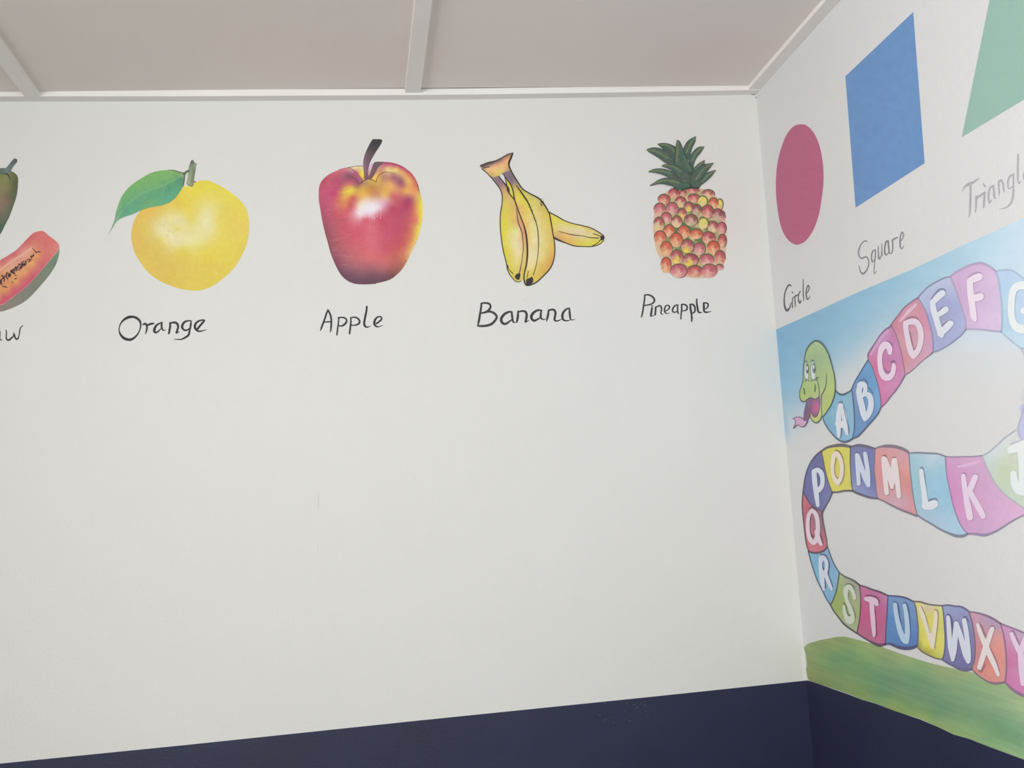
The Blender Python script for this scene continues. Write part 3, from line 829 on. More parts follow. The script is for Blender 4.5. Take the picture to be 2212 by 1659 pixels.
# ------------------------------------------------------------------ apple
c = AS = crop(660, 280, 4.607)
body = c([(131, 640), (136, 570), (165, 505), (230, 448), (320, 405), (420, 380), (520, 364), (600, 365), (660, 340), (720, 322), (800, 322), (880, 333), (950, 358), (1010, 395), (1060, 440), (1100, 500), (1122, 560), (1138, 625), (1157, 700), (1165, 800), (1160, 900), (1140, 1010), (1110, 1100), (1060, 1210), (1010, 1310), (960, 1390), (910, 1442), (850, 1488), (770, 1515), (680, 1532), (580, 1536), (490, 1531), (420, 1505), (370, 1465), (330, 1410), (290, 1330), (250, 1230), (220, 1120), (190, 1010), (165, 900), (145, 780), (132, 700)])
r = root('painted_apple', base_of('back', body), 'big red apple with yellow streaks and dark stalk', 'mural fruit', 'painted fruits')
ac = [((150, 620), (192, 88, 112)), ((180, 530), (186, 84, 106)), ((250, 470), (192, 92, 108)), ((330, 430), (196, 104, 116)), ((400, 410), (200, 112, 128)), ((250, 560), (196, 88, 114)), ((300, 640), (196, 86, 112)), ((200, 700), (190, 88, 116)), ((260, 760), (196, 90, 112)), ((170, 800), (176, 84, 106)), ((180, 920), (160, 82, 98)), ((250, 880), (184, 88, 104)), ((210, 1030), (150, 80, 94)), ((290, 1000), (178, 92, 102)), ((240, 1150), (146, 82, 94)), ((320, 1120), (176, 92, 102)), ((280, 1270), (140, 80, 94)), ((370, 1250), (172, 96, 106)), ((330, 1370), (122, 76, 90)), ((400, 1360), (150, 92, 104)), ((390, 1450), (108, 72, 88)), ((480, 1440), (124, 84, 98)), ((450, 1510), (104, 70, 86)), ((600, 1510), (104, 72, 86)), ((750, 1490), (110, 76, 88)), ((680, 1430), (134, 86, 98)), ((850, 1440), (126, 78, 82)), ((780, 1400), (164, 98, 104)), ((900, 1390), (158, 92, 86)), ((950, 1340), (176, 104, 88)), ((560, 1380), (164, 98, 106)), ((480, 1320), (178, 104, 108)), ((400, 960), (200, 90, 106)), ((450, 1100), (200, 94, 106)), ((400, 830), (206, 98, 104)), ((560, 1000), (208, 94, 112)), ((560, 1200), (206, 104, 110)), ((660, 1100), (212, 110, 122)), ((640, 960), (214, 112, 124)), ((650, 1280), (206, 108, 110)), ((760, 1000), (200, 90, 108)), ((780, 1180), (198, 92, 106)), ((800, 1300), (202, 106, 104)), ((880, 900), (194, 86, 108)), ((900, 1080), (192, 84, 102)), ((920, 1220), (198, 100, 92)), ((1000, 850), (188, 84, 102)), ((1020, 1000), (196, 98, 94)), ((980, 1150), (198, 100, 92)), ((850, 780), (190, 88, 108)), ((920, 740), (190, 90, 104)), ((1030, 700), (170, 78, 104)), ((1060, 780), (196, 96, 96)), ((340, 560), (188, 88, 110)), ((430, 455), (140, 88, 104)), ((480, 480), (160, 88, 104)), ((380, 450), (166, 96, 112)), ((500, 430), (192, 112, 132)), ((540, 480), (196, 130, 110)), ((450, 520), (188, 94, 110)), ((420, 620), (230, 204, 76)), ((460, 600), (228, 200, 78)), ((380, 640), (222, 176, 84)), ((360, 720), (214, 136, 92)), ((400, 740), (214, 130, 90)), ((470, 680), (208, 112, 90)), ((450, 760), (206, 100, 100)), ((500, 620), (216, 172, 84)), ((600, 530), (186, 148, 92)), ((660, 560), (196, 146, 84)), ((560, 580), (206, 158, 88)), ((560, 660), (224, 178, 92)), ((640, 640), (214, 156, 90)), ((720, 640), (206, 148, 104)), ((780, 640), (222, 178, 96)), ((740, 560), (204, 156, 92)), ((600, 700), (234, 206, 176)), ((540, 760), (236, 214, 190)), ((580, 790), (240, 226, 228)), ((650, 750), (240, 226, 228)), ((690, 800), (238, 220, 226)), ((550, 840), (240, 220, 220)), ((650, 840), (232, 196, 204)), ((740, 760), (232, 200, 212)), ((790, 720), (222, 166, 176)), ((830, 700), (212, 150, 140)), ((800, 790), (206, 124, 140)), ((720, 850), (206, 112, 130)), ((600, 890), (212, 114, 126)), ((800, 460), (192, 140, 116)), ((760, 480), (198, 144, 104)), ((850, 540), (222, 164, 104)), ((900, 600), (218, 148, 106)), ((870, 660), (204, 114, 104)), ((950, 660), (200, 112, 104)), ((880, 460), (180, 120, 118)), ((950, 510), (160, 100, 108)), ((980, 560), (196, 124, 104)), ((1000, 480), (222, 166, 104)), ((1050, 560), (226, 160, 96)), ((820, 395), (228, 196, 134)), ((900, 400), (228, 196, 120)), ((740, 420), (206, 150, 110)), ((720, 460), (226, 180, 96)), ((690, 490), (230, 192, 84)), ((970, 430), (222, 160, 110)), ((1030, 510), (226, 176, 100)), ((1000, 610), (224, 168, 92)), ((1070, 640), (220, 150, 104)), ((800, 340), (184, 92, 116)), ((880, 350), (188, 88, 112)), ((950, 375), (190, 92, 106)), ((1020, 420), (196, 94, 102)), ((1070, 470), (200, 100, 96)), ((1105, 550), (206, 112, 92)), ((1130, 640), (222, 180, 96)), ((1150, 740), (230, 212, 78)), ((1155, 850), (230, 212, 74)), ((1140, 960), (230, 212, 84)), ((1110, 1060), (226, 196, 92)), ((1070, 1150), (222, 178, 96)), ((1040, 1220), (220, 176, 112)), ((990, 1300), (196, 128, 88)), ((1110, 780), (222, 166, 92)), ((1100, 900), (218, 132, 96)), ((1060, 1060), (214, 140, 92)), ((540, 410), (228, 192, 120)), ((555, 460), (230, 188, 84)), ((480, 385), (226, 200, 160)), ((640, 370), (214, 190, 206)), ((630, 440), (196, 160, 140)), ((520, 560), (176, 120, 96))]
rng = random.Random(3)
tx = []
for i in range(70):
    y = rng.uniform(560, 1350)
    x = rng.uniform(165 + max(0, (y - 800) * .22), 420)
    tx.append((AS([(x, y), (x + rng.uniform(25, 60), y + rng.uniform(-12, 8))]), .9, rng.choice([(214, 150, 164), (150, 72, 92)]), .35))
for i in range(26):
    x = rng.uniform(450, 1000)
    y = rng.uniform(900, 1250)
    tx.append((AS([(x, y), (x + rng.uniform(-8, 8), y + rng.uniform(60, 160))]), 1.3, rng.choice([(216, 116, 126), (184, 78, 98)]), .22))
for x in (545, 570, 600, 640, 665, 690, 720, 750):
    tx.append((AS([(x, 770), (x - 4, rng.uniform(850, 890))]), 1.4, (240, 224, 228), .5))
tx += [(AS([(1130, 880), (1125, 960), (1100, 1080), (1040, 1230), (1010, 1290)]), 1.1, (236, 224, 190), .6),
       (AS([(1115, 560), (1125, 600), (1135, 640)]), 1.0, (150, 90, 80), .5)]
patch('skin', 'back', body, brushed(blend([AS([k])[0] + (v,) for k, v in ac], 5, 2.0, .02, (5, 5)), tx), 1, r, 2.0)
patch('stalk_shadow', 'back', c([(690, 325), (770, 326), (725, 375), (690, 440), (655, 488), (632, 480), (645, 430), (665, 370)]), blend([AS([k])[0] + (v,) for k, v in [((730, 335), (108, 92, 94)), ((680, 390), (118, 92, 96)), ((645, 460), (128, 86, 96))]], 4), 2, r, 2.0)
patch('stalk', 'back', c([(668, 95), (668, 95), (745, 96), (762, 112), (740, 160), (700, 220), (665, 280), (640, 330), (626, 390), (622, 440), (632, 480), (590, 497), (578, 400), (575, 320), (590, 250), (615, 190), (640, 140)]),
      brushed(blend([AS([k])[0] + (v,) for k, v in [((710, 110), (62, 62, 62)), ((680, 180), (72, 70, 72)), ((640, 250), (98, 82, 88)), ((610, 300), (116, 90, 104)), ((600, 400), (134, 98, 112)), ((610, 470), (128, 88, 98))]], 5),
              [(AS([(612, 230), (596, 300), (592, 400), (598, 470)]), 1.0, (178, 140, 150), .55), (AS([(640, 200), (625, 260)]), .9, (150, 130, 130), .4), (AS([(755, 115), (700, 215), (640, 330), (622, 440)]), .8, (60, 50, 56), .6)]), 3, r, 1.6)
for ln in (c([(330, 399, 3), (430, 376, 5), (520, 362, 5), (578, 360, 4)]), c([(430, 380, 4), (490, 412, 6), (535, 465, 6), (562, 515, 6), (530, 545, 4)]), c([(455, 465, 8), (490, 490, 6), (530, 540, 4)]), c([(555, 528, 5), (590, 502, 7), (625, 490, 8), (660, 500, 8), (702, 522, 5)]),
            c([(703, 518, 6), (716, 475, 6), (755, 435, 5), (810, 420, 4), (880, 440, 3)]), c([(690, 325, 5), (720, 322, 6), (780, 322, 3)]), c([(1115, 545, 8), (1122, 570, 5), (1130, 615, 4)]), c([(430, 1510, 4), (500, 1532, 5), (600, 1537, 5), (700, 1532, 4)])):
    strokes('contour_line', 'back', [ln], (120, 76, 80), 4, r)

# ------------------------------------------------------------------ bananas
c = BS = crop(1020, 310, 5.027)
r = root('painted_bananas', base_of('back', c([(95, 1540), (1432, 1540)])), 'bunch of three yellow bananas outlined in black', 'mural fruit', 'painted fruits')


def bl(lst, soft=4, noise=.015):
    return blend([BS([k])[0] + (v,) for k, v in lst], soft, 2.0, noise, (5, 5))


b = patch('banana', 'back', c([(835, 745), (900, 780), (980, 825), (1080, 865), (1180, 890), (1280, 915), (1350, 945), (1400, 980), (1430, 1010), (1432, 1045), (1400, 1080), (1350, 1105), (1290, 1118), (1200, 1118), (1110, 1110), (1020, 1080), (940, 1045), (880, 1015), (855, 900)]),
          bl([((860, 780), (222, 208, 76)), ((960, 830), (218, 208, 88)), ((1100, 880), (216, 206, 96)), ((1250, 925), (218, 200, 108)), ((880, 860), (222, 206, 96)), ((960, 900), (220, 208, 136)), ((1080, 930), (222, 210, 160)), ((1200, 960), (222, 208, 164)), ((1300, 980), (220, 204, 138)), ((1380, 1000), (214, 196, 110)), ((900, 950), (222, 192, 110)), ((1000, 1000), (226, 184, 106)), ((1060, 1040), (224, 182, 104)), ((1150, 1060), (220, 196, 100)), ((1250, 1080), (214, 206, 92)), ((1350, 1070), (216, 206, 80)), ((940, 1020), (206, 170, 110)), ((1400, 1060), (214, 206, 90))]), 1, r, 2.4)
strokes('outline', 'back', [[(p[0], p[1], p[2] * 1.3) for p in q] for q in [c([(835, 745, 8), (920, 790, 9), (1000, 835, 8), (1090, 868, 7), (1190, 890, 8), (1290, 918, 8), (1370, 960, 8), (1425, 1000, 8)]), c([(885, 1020, 16), (930, 1045, 16), (1010, 1078, 9), (1110, 1112, 9), (1200, 1118, 7), (1300, 1118, 8), (1380, 1095, 7), (1430, 1050, 6)]),
                            c([(940, 955, 4), (1040, 980, 6), (1110, 995, 7), (1200, 1003, 5), (1270, 1020, 6), (1370, 1028, 8)]), c([(1315, 978, 6), (1350, 990, 6), (1395, 1008, 6)]), c([(1310, 1108, 6), (1355, 1085, 6), (1395, 1045, 6)])]], (64, 56, 52), 2, b)
patch('tip', 'back', c([(1388, 1008), (1410, 1000), (1432, 1002), (1438, 1028), (1420, 1050), (1392, 1050), (1396, 1028)]), (62, 54, 60), 3, b)

b = patch('banana', 'back', c([(105, 268), (150, 290), (215, 345), (285, 352), (285, 352), (330, 410), (372, 455), (400, 535), (455, 605), (472, 650), (500, 740), (540, 830), (565, 900), (585, 1000), (598, 1100), (600, 1200), (590, 1310), (568, 1430), (552, 1470), (530, 1495), (490, 1503), (450, 1482), (412, 1432), (387, 1370), (370, 1290), (340, 1170), (320, 1050), (308, 940), (303, 830), (310, 740), (325, 650), (325, 560), (300, 490), (260, 430), (210, 370), (150, 312)]),
          bl([((230, 370), (150, 128, 128)), ((270, 400), (140, 118, 124)), ((300, 440), (150, 122, 124)), ((330, 500), (196, 156, 112)), ((350, 560), (212, 176, 104)), ((400, 600), (212, 184, 106)), ((345, 660), (216, 196, 92)), ((320, 800), (220, 206, 76)), ((330, 950), (220, 208, 66)), ((350, 1150), (218, 204, 66)), ((400, 1350), (214, 200, 78)), ((400, 700), (216, 194, 96)), ((400, 850), (220, 202, 92)), ((450, 900), (222, 204, 120)), ((440, 1000), (226, 212, 146)), ((480, 1100), (230, 216, 164)), ((500, 1200), (230, 214, 160)), ((480, 1300), (224, 208, 124)), ((430, 1200), (222, 206, 110)), ((470, 760), (218, 182, 110)), ((510, 860), (218, 166, 116)), ((550, 960), (220, 166, 120)), ((575, 1060), (222, 176, 116)), ((575, 1200), (220, 190, 110)), ((545, 1350), (216, 190, 104)), ((520, 960), (226, 204, 140)), ((540, 1450), (214, 196, 104)), ((460, 1460), (208, 196, 88))]), 2, r, 2.4)
strokes('outline', 'back', [[(p[0], p[1], p[2] * 1.3) for p in q] for q in [c([(105, 275, 6), (170, 330, 7), (240, 410, 8), (300, 490, 8), (325, 560, 8), (325, 650, 8), (310, 740, 8), (305, 850, 8), (312, 990, 8), (335, 1150, 8), (370, 1290, 8), (385, 1370, 8), (420, 1440, 7), (480, 1500, 6), (530, 1495, 5)]),
                            c([(285, 350, 8), (340, 420, 9), (380, 470, 16), (392, 505, 22), (405, 545, 10), (458, 608, 9)]), c([(480, 700, 4), (500, 850, 7), (540, 970, 7), (555, 1120, 6), (540, 1270, 5), (515, 1400, 8)]), c([(382, 1325, 12), (395, 1360, 6), (420, 1390, 6), (445, 1415, 6)])]], (64, 55, 52), 3, b)
patch('tip', 'back', c([(463, 1445), (480, 1420), (505, 1408), (522, 1410), (520, 1448), (505, 1482), (480, 1472)]), (58, 50, 54), 4, b)
patch('sliver', 'back', c([(352, 362), (375, 395), (420, 455), (448, 525), (460, 605), (402, 540), (385, 470), (368, 425)]), (214, 204, 84), 2, b)

b = patch('banana', 'back', c([(345, 310), (400, 285), (412, 285), (460, 352), (500, 420), (545, 490), (600, 530), (670, 565), (740, 610), (790, 670), (830, 745), (852, 830), (866, 920), (882, 1000), (897, 1090), (897, 1170), (888, 1250), (860, 1330), (810, 1400), (750, 1460), (690, 1510), (640, 1535), (600, 1541), (575, 1515), (565, 1460), (570, 1400), (590, 1310), (600, 1200), (598, 1100), (585, 1000), (565, 900), (540, 830), (500, 740), (470, 650), (458, 600), (450, 530), (425, 460), (380, 390)]),
          bl([((390, 330), (132, 114, 126)), ((420, 370), (126, 110, 122)), ((440, 430), (146, 126, 124)), ((460, 480), (196, 172, 104)), ((490, 540), (216, 198, 84)), ((480, 610), (222, 200, 92)), ((500, 700), (220, 178, 112)), ((540, 620), (222, 206, 84)), ((560, 780), (226, 196, 112)), ((600, 700), (222, 202, 92)), ((560, 540), (206, 194, 92)), ((640, 590), (206, 196, 106)), ((700, 640), (210, 198, 112)), ((760, 680), (206, 184, 98)), ((680, 720), (218, 204, 118)), ((720, 820), (222, 206, 130)), ((800, 820), (218, 196, 96)), ((640, 900), (228, 212, 142)), ((660, 1050), (230, 216, 160)), ((650, 1200), (230, 216, 168)), ((640, 1320), (228, 212, 150)), ((590, 900), (226, 190, 106)), ((610, 1050), (224, 196, 112)), ((760, 950), (222, 206, 130)), ((800, 1100), (222, 204, 124)), ((780, 1250), (222, 200, 116)), ((870, 1050), (216, 186, 92)), ((880, 1180), (216, 176, 90)), ((850, 1280), (216, 164, 84)), ((780, 1370), (214, 176, 88)), ((700, 1450), (216, 188, 92)), ((720, 1330), (220, 196, 106)), ((600, 1420), (218, 200, 100)), ((730, 1100), (224, 208, 140))]), 4, r, 2.4)
strokes('outline', 'back', [[(p[0], p[1], p[2] * 1.3) for p in q] for q in [c([(440, 103, 10), (425, 150, 12), (402, 200, 14), (400, 240, 12), (430, 310, 10), (490, 410, 10), (545, 490, 10), (620, 540, 9), (740, 610, 12), (830, 745, 10), (855, 850, 10), (880, 1000, 8), (897, 1110, 8), (890, 1240, 8), (850, 1350, 9), (760, 1450, 9), (690, 1510, 10), (600, 1540, 12), (568, 1500, 12), (565, 1420, 10), (590, 1310, 12), (600, 1180, 14), (590, 1020, 14), (565, 900, 10), (520, 780, 9), (470, 640, 10), (458, 600, 10), (445, 520, 9), (420, 450, 8), (370, 380, 7), (330, 320, 6)]),
                            c([(345, 330, 5), (362, 390, 6), (375, 450, 8)]), c([(480, 455, 4), (515, 505, 9), (560, 570, 11), (610, 650, 10), (655, 755, 8), (700, 880, 7), (718, 1000, 7), (718, 1150, 6), (700, 1300, 5), (665, 1430, 6)]), c([(610, 1385, 5), (595, 1460, 5)])]], (60, 52, 50), 5, b)
rng = random.Random(11)
rp = spline(np.array(c([(480, 455), (515, 505), (560, 570), (610, 650), (655, 755), (690, 850)])), False, .8)
sp = []
for i in range(90):
    k = rng.random()
    p = rp[int(k * (len(rp) - 1))]
    x, y = p[0] + rng.gauss(0, 1.7), p[1] + rng.gauss(0, 1.2)
    sp.append([(x, y, .7), (x + .8, y + rng.uniform(-.6, .6), .8)])
for i in range(16):
    x, y = BS([(rng.gauss(748, 10), rng.gauss(640, 22))])[0]
    sp.append([(x, y, .9), (x + 1.2, y + 1.5, 1.2)])
tag(strokes('speckles', 'back', sp, (92, 82, 62), 5, b), kind='stuff')
patch('tip', 'back', c([(588, 1478), (622, 1460), (655, 1450), (662, 1498), (636, 1528), (602, 1540), (585, 1512)]), (60, 52, 56), 6, b)
patch('crown', 'back', c([(95, 238), (150, 210), (230, 190), (310, 155), (380, 113), (440, 103), (440, 103), (424, 150), (402, 195), (398, 240), (412, 288), (345, 312), (285, 352), (215, 362), (150, 305), (103, 262)]),
      bl([((120, 240), (110, 92, 88)), ((200, 215), (116, 100, 98)), ((300, 175), (128, 106, 100)), ((400, 125), (158, 122, 98)), ((160, 275), (220, 178, 124)), ((230, 250), (226, 172, 130)), ((310, 220), (226, 168, 126)), ((370, 180), (222, 164, 120)), ((385, 230), (222, 172, 114)), ((250, 320), (224, 190, 114)), ((330, 290), (226, 194, 116)), ((390, 275), (196, 158, 112)), ((200, 330), (206, 174, 112))], 3.5), 5, r, 2.0)
strokes('crown_edge', 'back', [c([(97, 243, 26), (180, 212, 26), (260, 188, 16), (340, 145, 12), (400, 112, 10), (440, 103, 9)]), c([(130, 262, 12), (185, 252, 10)])], (84, 74, 74), 6, r)

# ------------------------------------------------------------------ pineapple
c = PS = crop(1380, 280, 4.877)
body = c([(205, 760), (240, 695), (320, 640), (400, 622), (520, 618), (640, 622), (720, 638), (795, 695), (870, 750), (895, 850), (912, 950), (918, 1050), (928, 1170), (915, 1290), (905, 1400), (850, 1470), (800, 1545), (720, 1560), (620, 1562), (520, 1555), (430, 1558), (330, 1520), (255, 1455), (230, 1360), (190, 1290), (165, 1180), (150, 1030), (160, 900), (165, 820)])
r = root('painted_pineapple', base_of('back', body), 'pineapple with reddish scales and dark green crown', 'mural fruit', 'painted fruits')


def pfill(P):
    base = flat((206, 186, 138), 0)(P)
    n = np.clip(vnoise(P, 11, 11, 4) * 1.5 + .75, 0, 1)[:, None]
    c0 = PS([(540, 1050)])[0]
    d = np.hypot((P[:, 0] - c0[0]) / 70, (P[:, 1] - c0[1]) / 88)
    g = (np.clip(1.6 * (1.05 - d), 0, 1))[:, None] * n
    q = base * (1 - g) + np.array((104, 122, 84)) * g
    e = np.clip((d - .95) * 4, 0, 1)[:, None]
    return q * (1 - e) + np.array((218, 186, 160)) * e


patch('flesh_ground', 'back', body, pfill, 1, r, 3.0)
RD, PK, OR, YE, GY, CR = 'rd', 'pk', 'or', 'ye', 'gy', 'cr'
PAL = {RD: ((176, 84, 90), (206, 128, 118), (218, 172, 140)), PK: ((184, 96, 108), (206, 134, 136), (216, 172, 152)), OR: ((198, 98, 76), (218, 142, 108), (224, 180, 136)),
       YE: ((214, 204, 108), (216, 206, 116), (216, 204, 130)), GY: ((150, 84, 88), (196, 150, 140), (190, 180, 140)), CR: ((174, 92, 92), (214, 180, 160), (222, 200, 140)), 'yb': ((164, 84, 94), (206, 150, 140), (226, 204, 80))}
eyes = [(565, 642, 72, 32, RD), (465, 672, 32, 35, RD), (730, 682, 68, 48, 'cr'), (370, 675, 58, 52, RD), (265, 737, 62, 55, RD), (580, 725, 62, 46, RD), (440, 765, 58, 56, CR), (855, 787, 31, 56, YE), (785, 777, 50, 58, OR), (672, 755, 50, 55, YE),
        (525, 815, 50, 52, 'yb'), (610, 850, 48, 62, GY), (220, 842, 62, 66, PK), (350, 832, 62, 64, PK), (725, 865, 62, 70, RD), (455, 885, 45, 50, 'yb'), (880, 917, 30, 55, PK), (830, 902, 60, 66, GY), (290, 930, 55, 55, PK), (550, 955, 70, 62, GY),
        (400, 972, 55, 62, CR), (212, 995, 54, 72, 'cr'), (680, 990, 50, 60, YE), (780, 1028, 55, 62, CR), (872, 1040, 48, 62, PK), (320, 1066, 55, 64, OR), (475, 1078, 62, 70, OR), (605, 1102, 68, 52, 'or'), (225, 1142, 62, 74, OR), (880, 1172, 42, 68, RD),
        (735, 1142, 68, 64, RD), (395, 1166, 65, 76, OR), (290, 1257, 62, 78, 'or'), (510, 1227, 65, 72, 'yb'), (640, 1257, 60, 66, PK), (785, 1247, 65, 72, OR), (400, 1342, 65, 74, 'yb'), (855, 1347, 55, 72, RD), (715, 1372, 75, 60, PK), (545, 1375, 80, 66, 'yb'),
        (287, 1430, 52, 82, OR), (850, 1450, 40, 30, PK), (590, 1495, 80, 64, RD), (742, 1490, 80, 72, PK), (420, 1490, 85, 72, PK)]
rng = random.Random(21)
for i, (ex, ey_, rx, ry, pal) in enumerate(eyes):
    top, mid, bot = PAL[pal]
    sh = rng.uniform(-.15, .15)
    ctrl = []
    for (dx, dy, k) in ((0, -.8, top), (-.6, -.5, top), (.6, -.5, top), (-.15, -.25, mid), (.35 + sh, -.1, top), (-.5, .1, mid), (.1, .3, bot), (.5, .45, mid), (-.3, .7, bot), (.1, .85, bot), (sh * 2, 0, bot)):
        j = rng.uniform(-7, 7)
        ctrl.append(PS([(ex + dx * rx, ey_ + dy * ry)])[0] + (tuple(np.clip(v + j, 0, 255) for v in k),))
    lights = []
    for q in range(rng.choice((1, 2, 2))):
        hx, hy = ex + rng.uniform(-.45, .45) * rx, ey_ + rng.uniform(-.15, .7) * ry
        lights.append((PS([(hx, hy), (hx + rng.uniform(-14, 14), hy + rng.uniform(6, 26))]), rng.uniform(1.2, 2.2), rng.choice([(226, 196, 180), (224, 190, 170), (218, 170, 160)]), rng.uniform(.4, .75)))
    b = patch('scale', 'back', PS(ell(ex, ey_, rx, ry, 14)), brushed(dab(ctrl), lights), 1.5 + i * .1, r, 2.4)
    full = pal == YE or i % 5 == 4
    t = np.linspace(-math.pi * (1.05 if full else .98), math.pi * (.45 if full else .1), 16)
    t = t[(t > -math.pi * 1.2)]
    arc = [(ex + (rx + 2) * math.cos(a), ey_ + (ry + 2) * math.sin(a), 4 + 8 * max(0, math.sin((k + .5) / 16 * math.pi))) for k, a in enumerate(t)]
    strokes('outline', 'back', [PS(arc)], (96, 104, 72) if rng.random() < .75 else (112, 84, 78), 1.55 + i * .1, b)
# crown leaves
leaves = [
    [(370, 610), (400, 500), (380, 400), (480, 430), (560, 440), (640, 600), (540, 618), (430, 630)],
    [(200, 152), (200, 152), (250, 143), (310, 150), (360, 170), (385, 190), (385, 290), (372, 385), (310, 270), (270, 215), (230, 180)],
    [(85, 210), (85, 210), (130, 193), (190, 192), (265, 215), (310, 250), (350, 300), (385, 380), (290, 352), (230, 310), (160, 265), (105, 232)],
    [(597, 72), (597, 72), (590, 130), (560, 190), (540, 260), (530, 315), (500, 290), (467, 225), (490, 160), (530, 110)],
    [(686, 182), (686, 182), (650, 240), (610, 290), (580, 350), (565, 425), (530, 320), (560, 250), (600, 205), (640, 182)],
    [(403, 112), (425, 120), (450, 170), (475, 250), (510, 320), (550, 400), (562, 445), (480, 460), (400, 420), (380, 360), (380, 290), (390, 190)],
    [(245, 385), (270, 368), (340, 370), (420, 395), (480, 440), (540, 480), (560, 560), (500, 590), (430, 540), (400, 490), (330, 420)],
    [(690, 322), (690, 322), (682, 370), (640, 410), (590, 460), (560, 455), (580, 410), (630, 360)],
    [(808, 427), (808, 427), (770, 480), (720, 530), (650, 582), (636, 560), (670, 500), (710, 460), (760, 440)],
    [(783, 352), (783, 352), (740, 410), (690, 470), (660, 530), (640, 600), (560, 602), (540, 540), (560, 470), (620, 410), (680, 370), (730, 360)],
    [(103, 445), (103, 445), (150, 420), (220, 412), (300, 425), (360, 455), (420, 500), (445, 545), (350, 520), (290, 490), (230, 465), (160, 450)],
    [(117, 590), (117, 590), (170, 555), (220, 525), (290, 510), (380, 525), (450, 550), (520, 570), (540, 600), (450, 627), (390, 627), (370, 600), (290, 577), (220, 568), (160, 580)]]
mids = [None, [(230, 155), (310, 170), (375, 230)], [(110, 212), (200, 240), (300, 300)], [(590, 85), (545, 150), (505, 240)], [(670, 190), (610, 240), (560, 330)], [(408, 130), (410, 230), (400, 330)], [(260, 380), (350, 385), (440, 440)], [(685, 335), (640, 380), (600, 420)], [(790, 440), (730, 480), (670, 550)], [(770, 365), (690, 410), (610, 520)], [(115, 442), (220, 435), (320, 460)], [(140, 580), (260, 535), (420, 560)]]
for i, L in enumerate(leaves):
    P = np.array(L, float)
    dark, lite = (66, 90, 82), (132, 144, 100)
    f = blend([PS([tuple(P[k])])[0] + ((74 + 8 * (k % 3), 98 + 6 * (k % 2), 88),) for k in range(len(P))] + [PS([tuple(P.mean(0))])[0] + ((78, 100, 90),)], 2.5, 2, .1, (3, 3))
    if mids[i]:
        f = brushed(f, [(PS(mids[i]), 2.6, lite, .75), (PS([(x + 8, y + 14) for x, y in mids[i]]), 1.2, (60, 84, 74), .5)])
    if i == 5:
        f = brushed(f, [(PS([(480, 290), (520, 370), (550, 430)]), 2.0, (90, 138, 98), .7), (PS([(400, 380), (450, 400), (500, 440)]), 2.0, (60, 90, 76), .5)])
    b = patch('crown_leaf', 'back', PS(L), f, 6 + i, r, 1.8)
    ed = [(x, y, 6) for x, y in L] + [tuple(L[0]) + (5,)]
    strokes('leaf_edge', 'back', [PS(ed)], (62, 78, 72), 6.5 + i, b)

# ------------------------------------------------------------------ painted sky, grass
sky = [(1676, 712), (1728, 689), (1846, 634.5), (1970, 582), (2080, 530), (2149, 499), (2212, 470), (2330, 412), (2330, 880), (2212, 860), (1980, 830), (1880, 860), (1800, 930), (1740, 975), (1698, 975), (1690, 880), (1683, 790)]
SX = np.array([1676, 1700, 1725, 1760, 1800, 1850, 1900, 1960, 2050, 2120, 2330], float)
SY = np.array([905, 893, 885, 868, 802, 764, 728, 716, 735, 742, 730], float)


def sky_alpha(P):
    y0 = np.interp(P[:, 0], SX, SY) + 5 * vnoise(P, 60, 90, 3)
    a = 1 / (1 + np.exp((P[:, 1] - y0) / (24.0 + 10.0 * np.clip((P[:, 0] - 1850) / 150, 0, 1))))
    left = np.exp(-((P[:, 0] - (1676 + (P[:, 1] - 712) * .087)) / 14) ** 2) * np.clip((968 - P[:, 1]) / 40, 0, 1)
    a = np.maximum(a, .72 * left)
    return a * np.clip((985 - P[:, 1]) / 20, 0, 1)


sky_hue = blend([(1690, 730, (132, 176, 206)), (1700, 820, (140, 184, 210)), (1780, 700, (140, 182, 208)), (1900, 640, (150, 190, 214)), (1820, 730, (146, 188, 212)), (1980, 600, (160, 198, 218)), (2060, 570, (172, 204, 222)), (2120, 540, (182, 210, 226)), (2200, 500, (196, 216, 230)), (2200, 560, (200, 218, 232)), (2080, 740, (200, 216, 232)), (2330, 500, (198, 218, 232)), (1900, 700, (156, 194, 216))], 14, 2, .015, (30, 14))  # right-hand spots paled by the veil of haze, painted in


def skyf(P):
    a = sky_alpha(P)[:, None]
    return sky_hue(P) * a + np.array((214, 213, 212)) * (1 - a)


tag(patch('painted_sky', 'right', sky, skyf, 1, None, 4.0, smooth=False), 'pale blue sky fading to white behind the alphabet snake', 'mural')

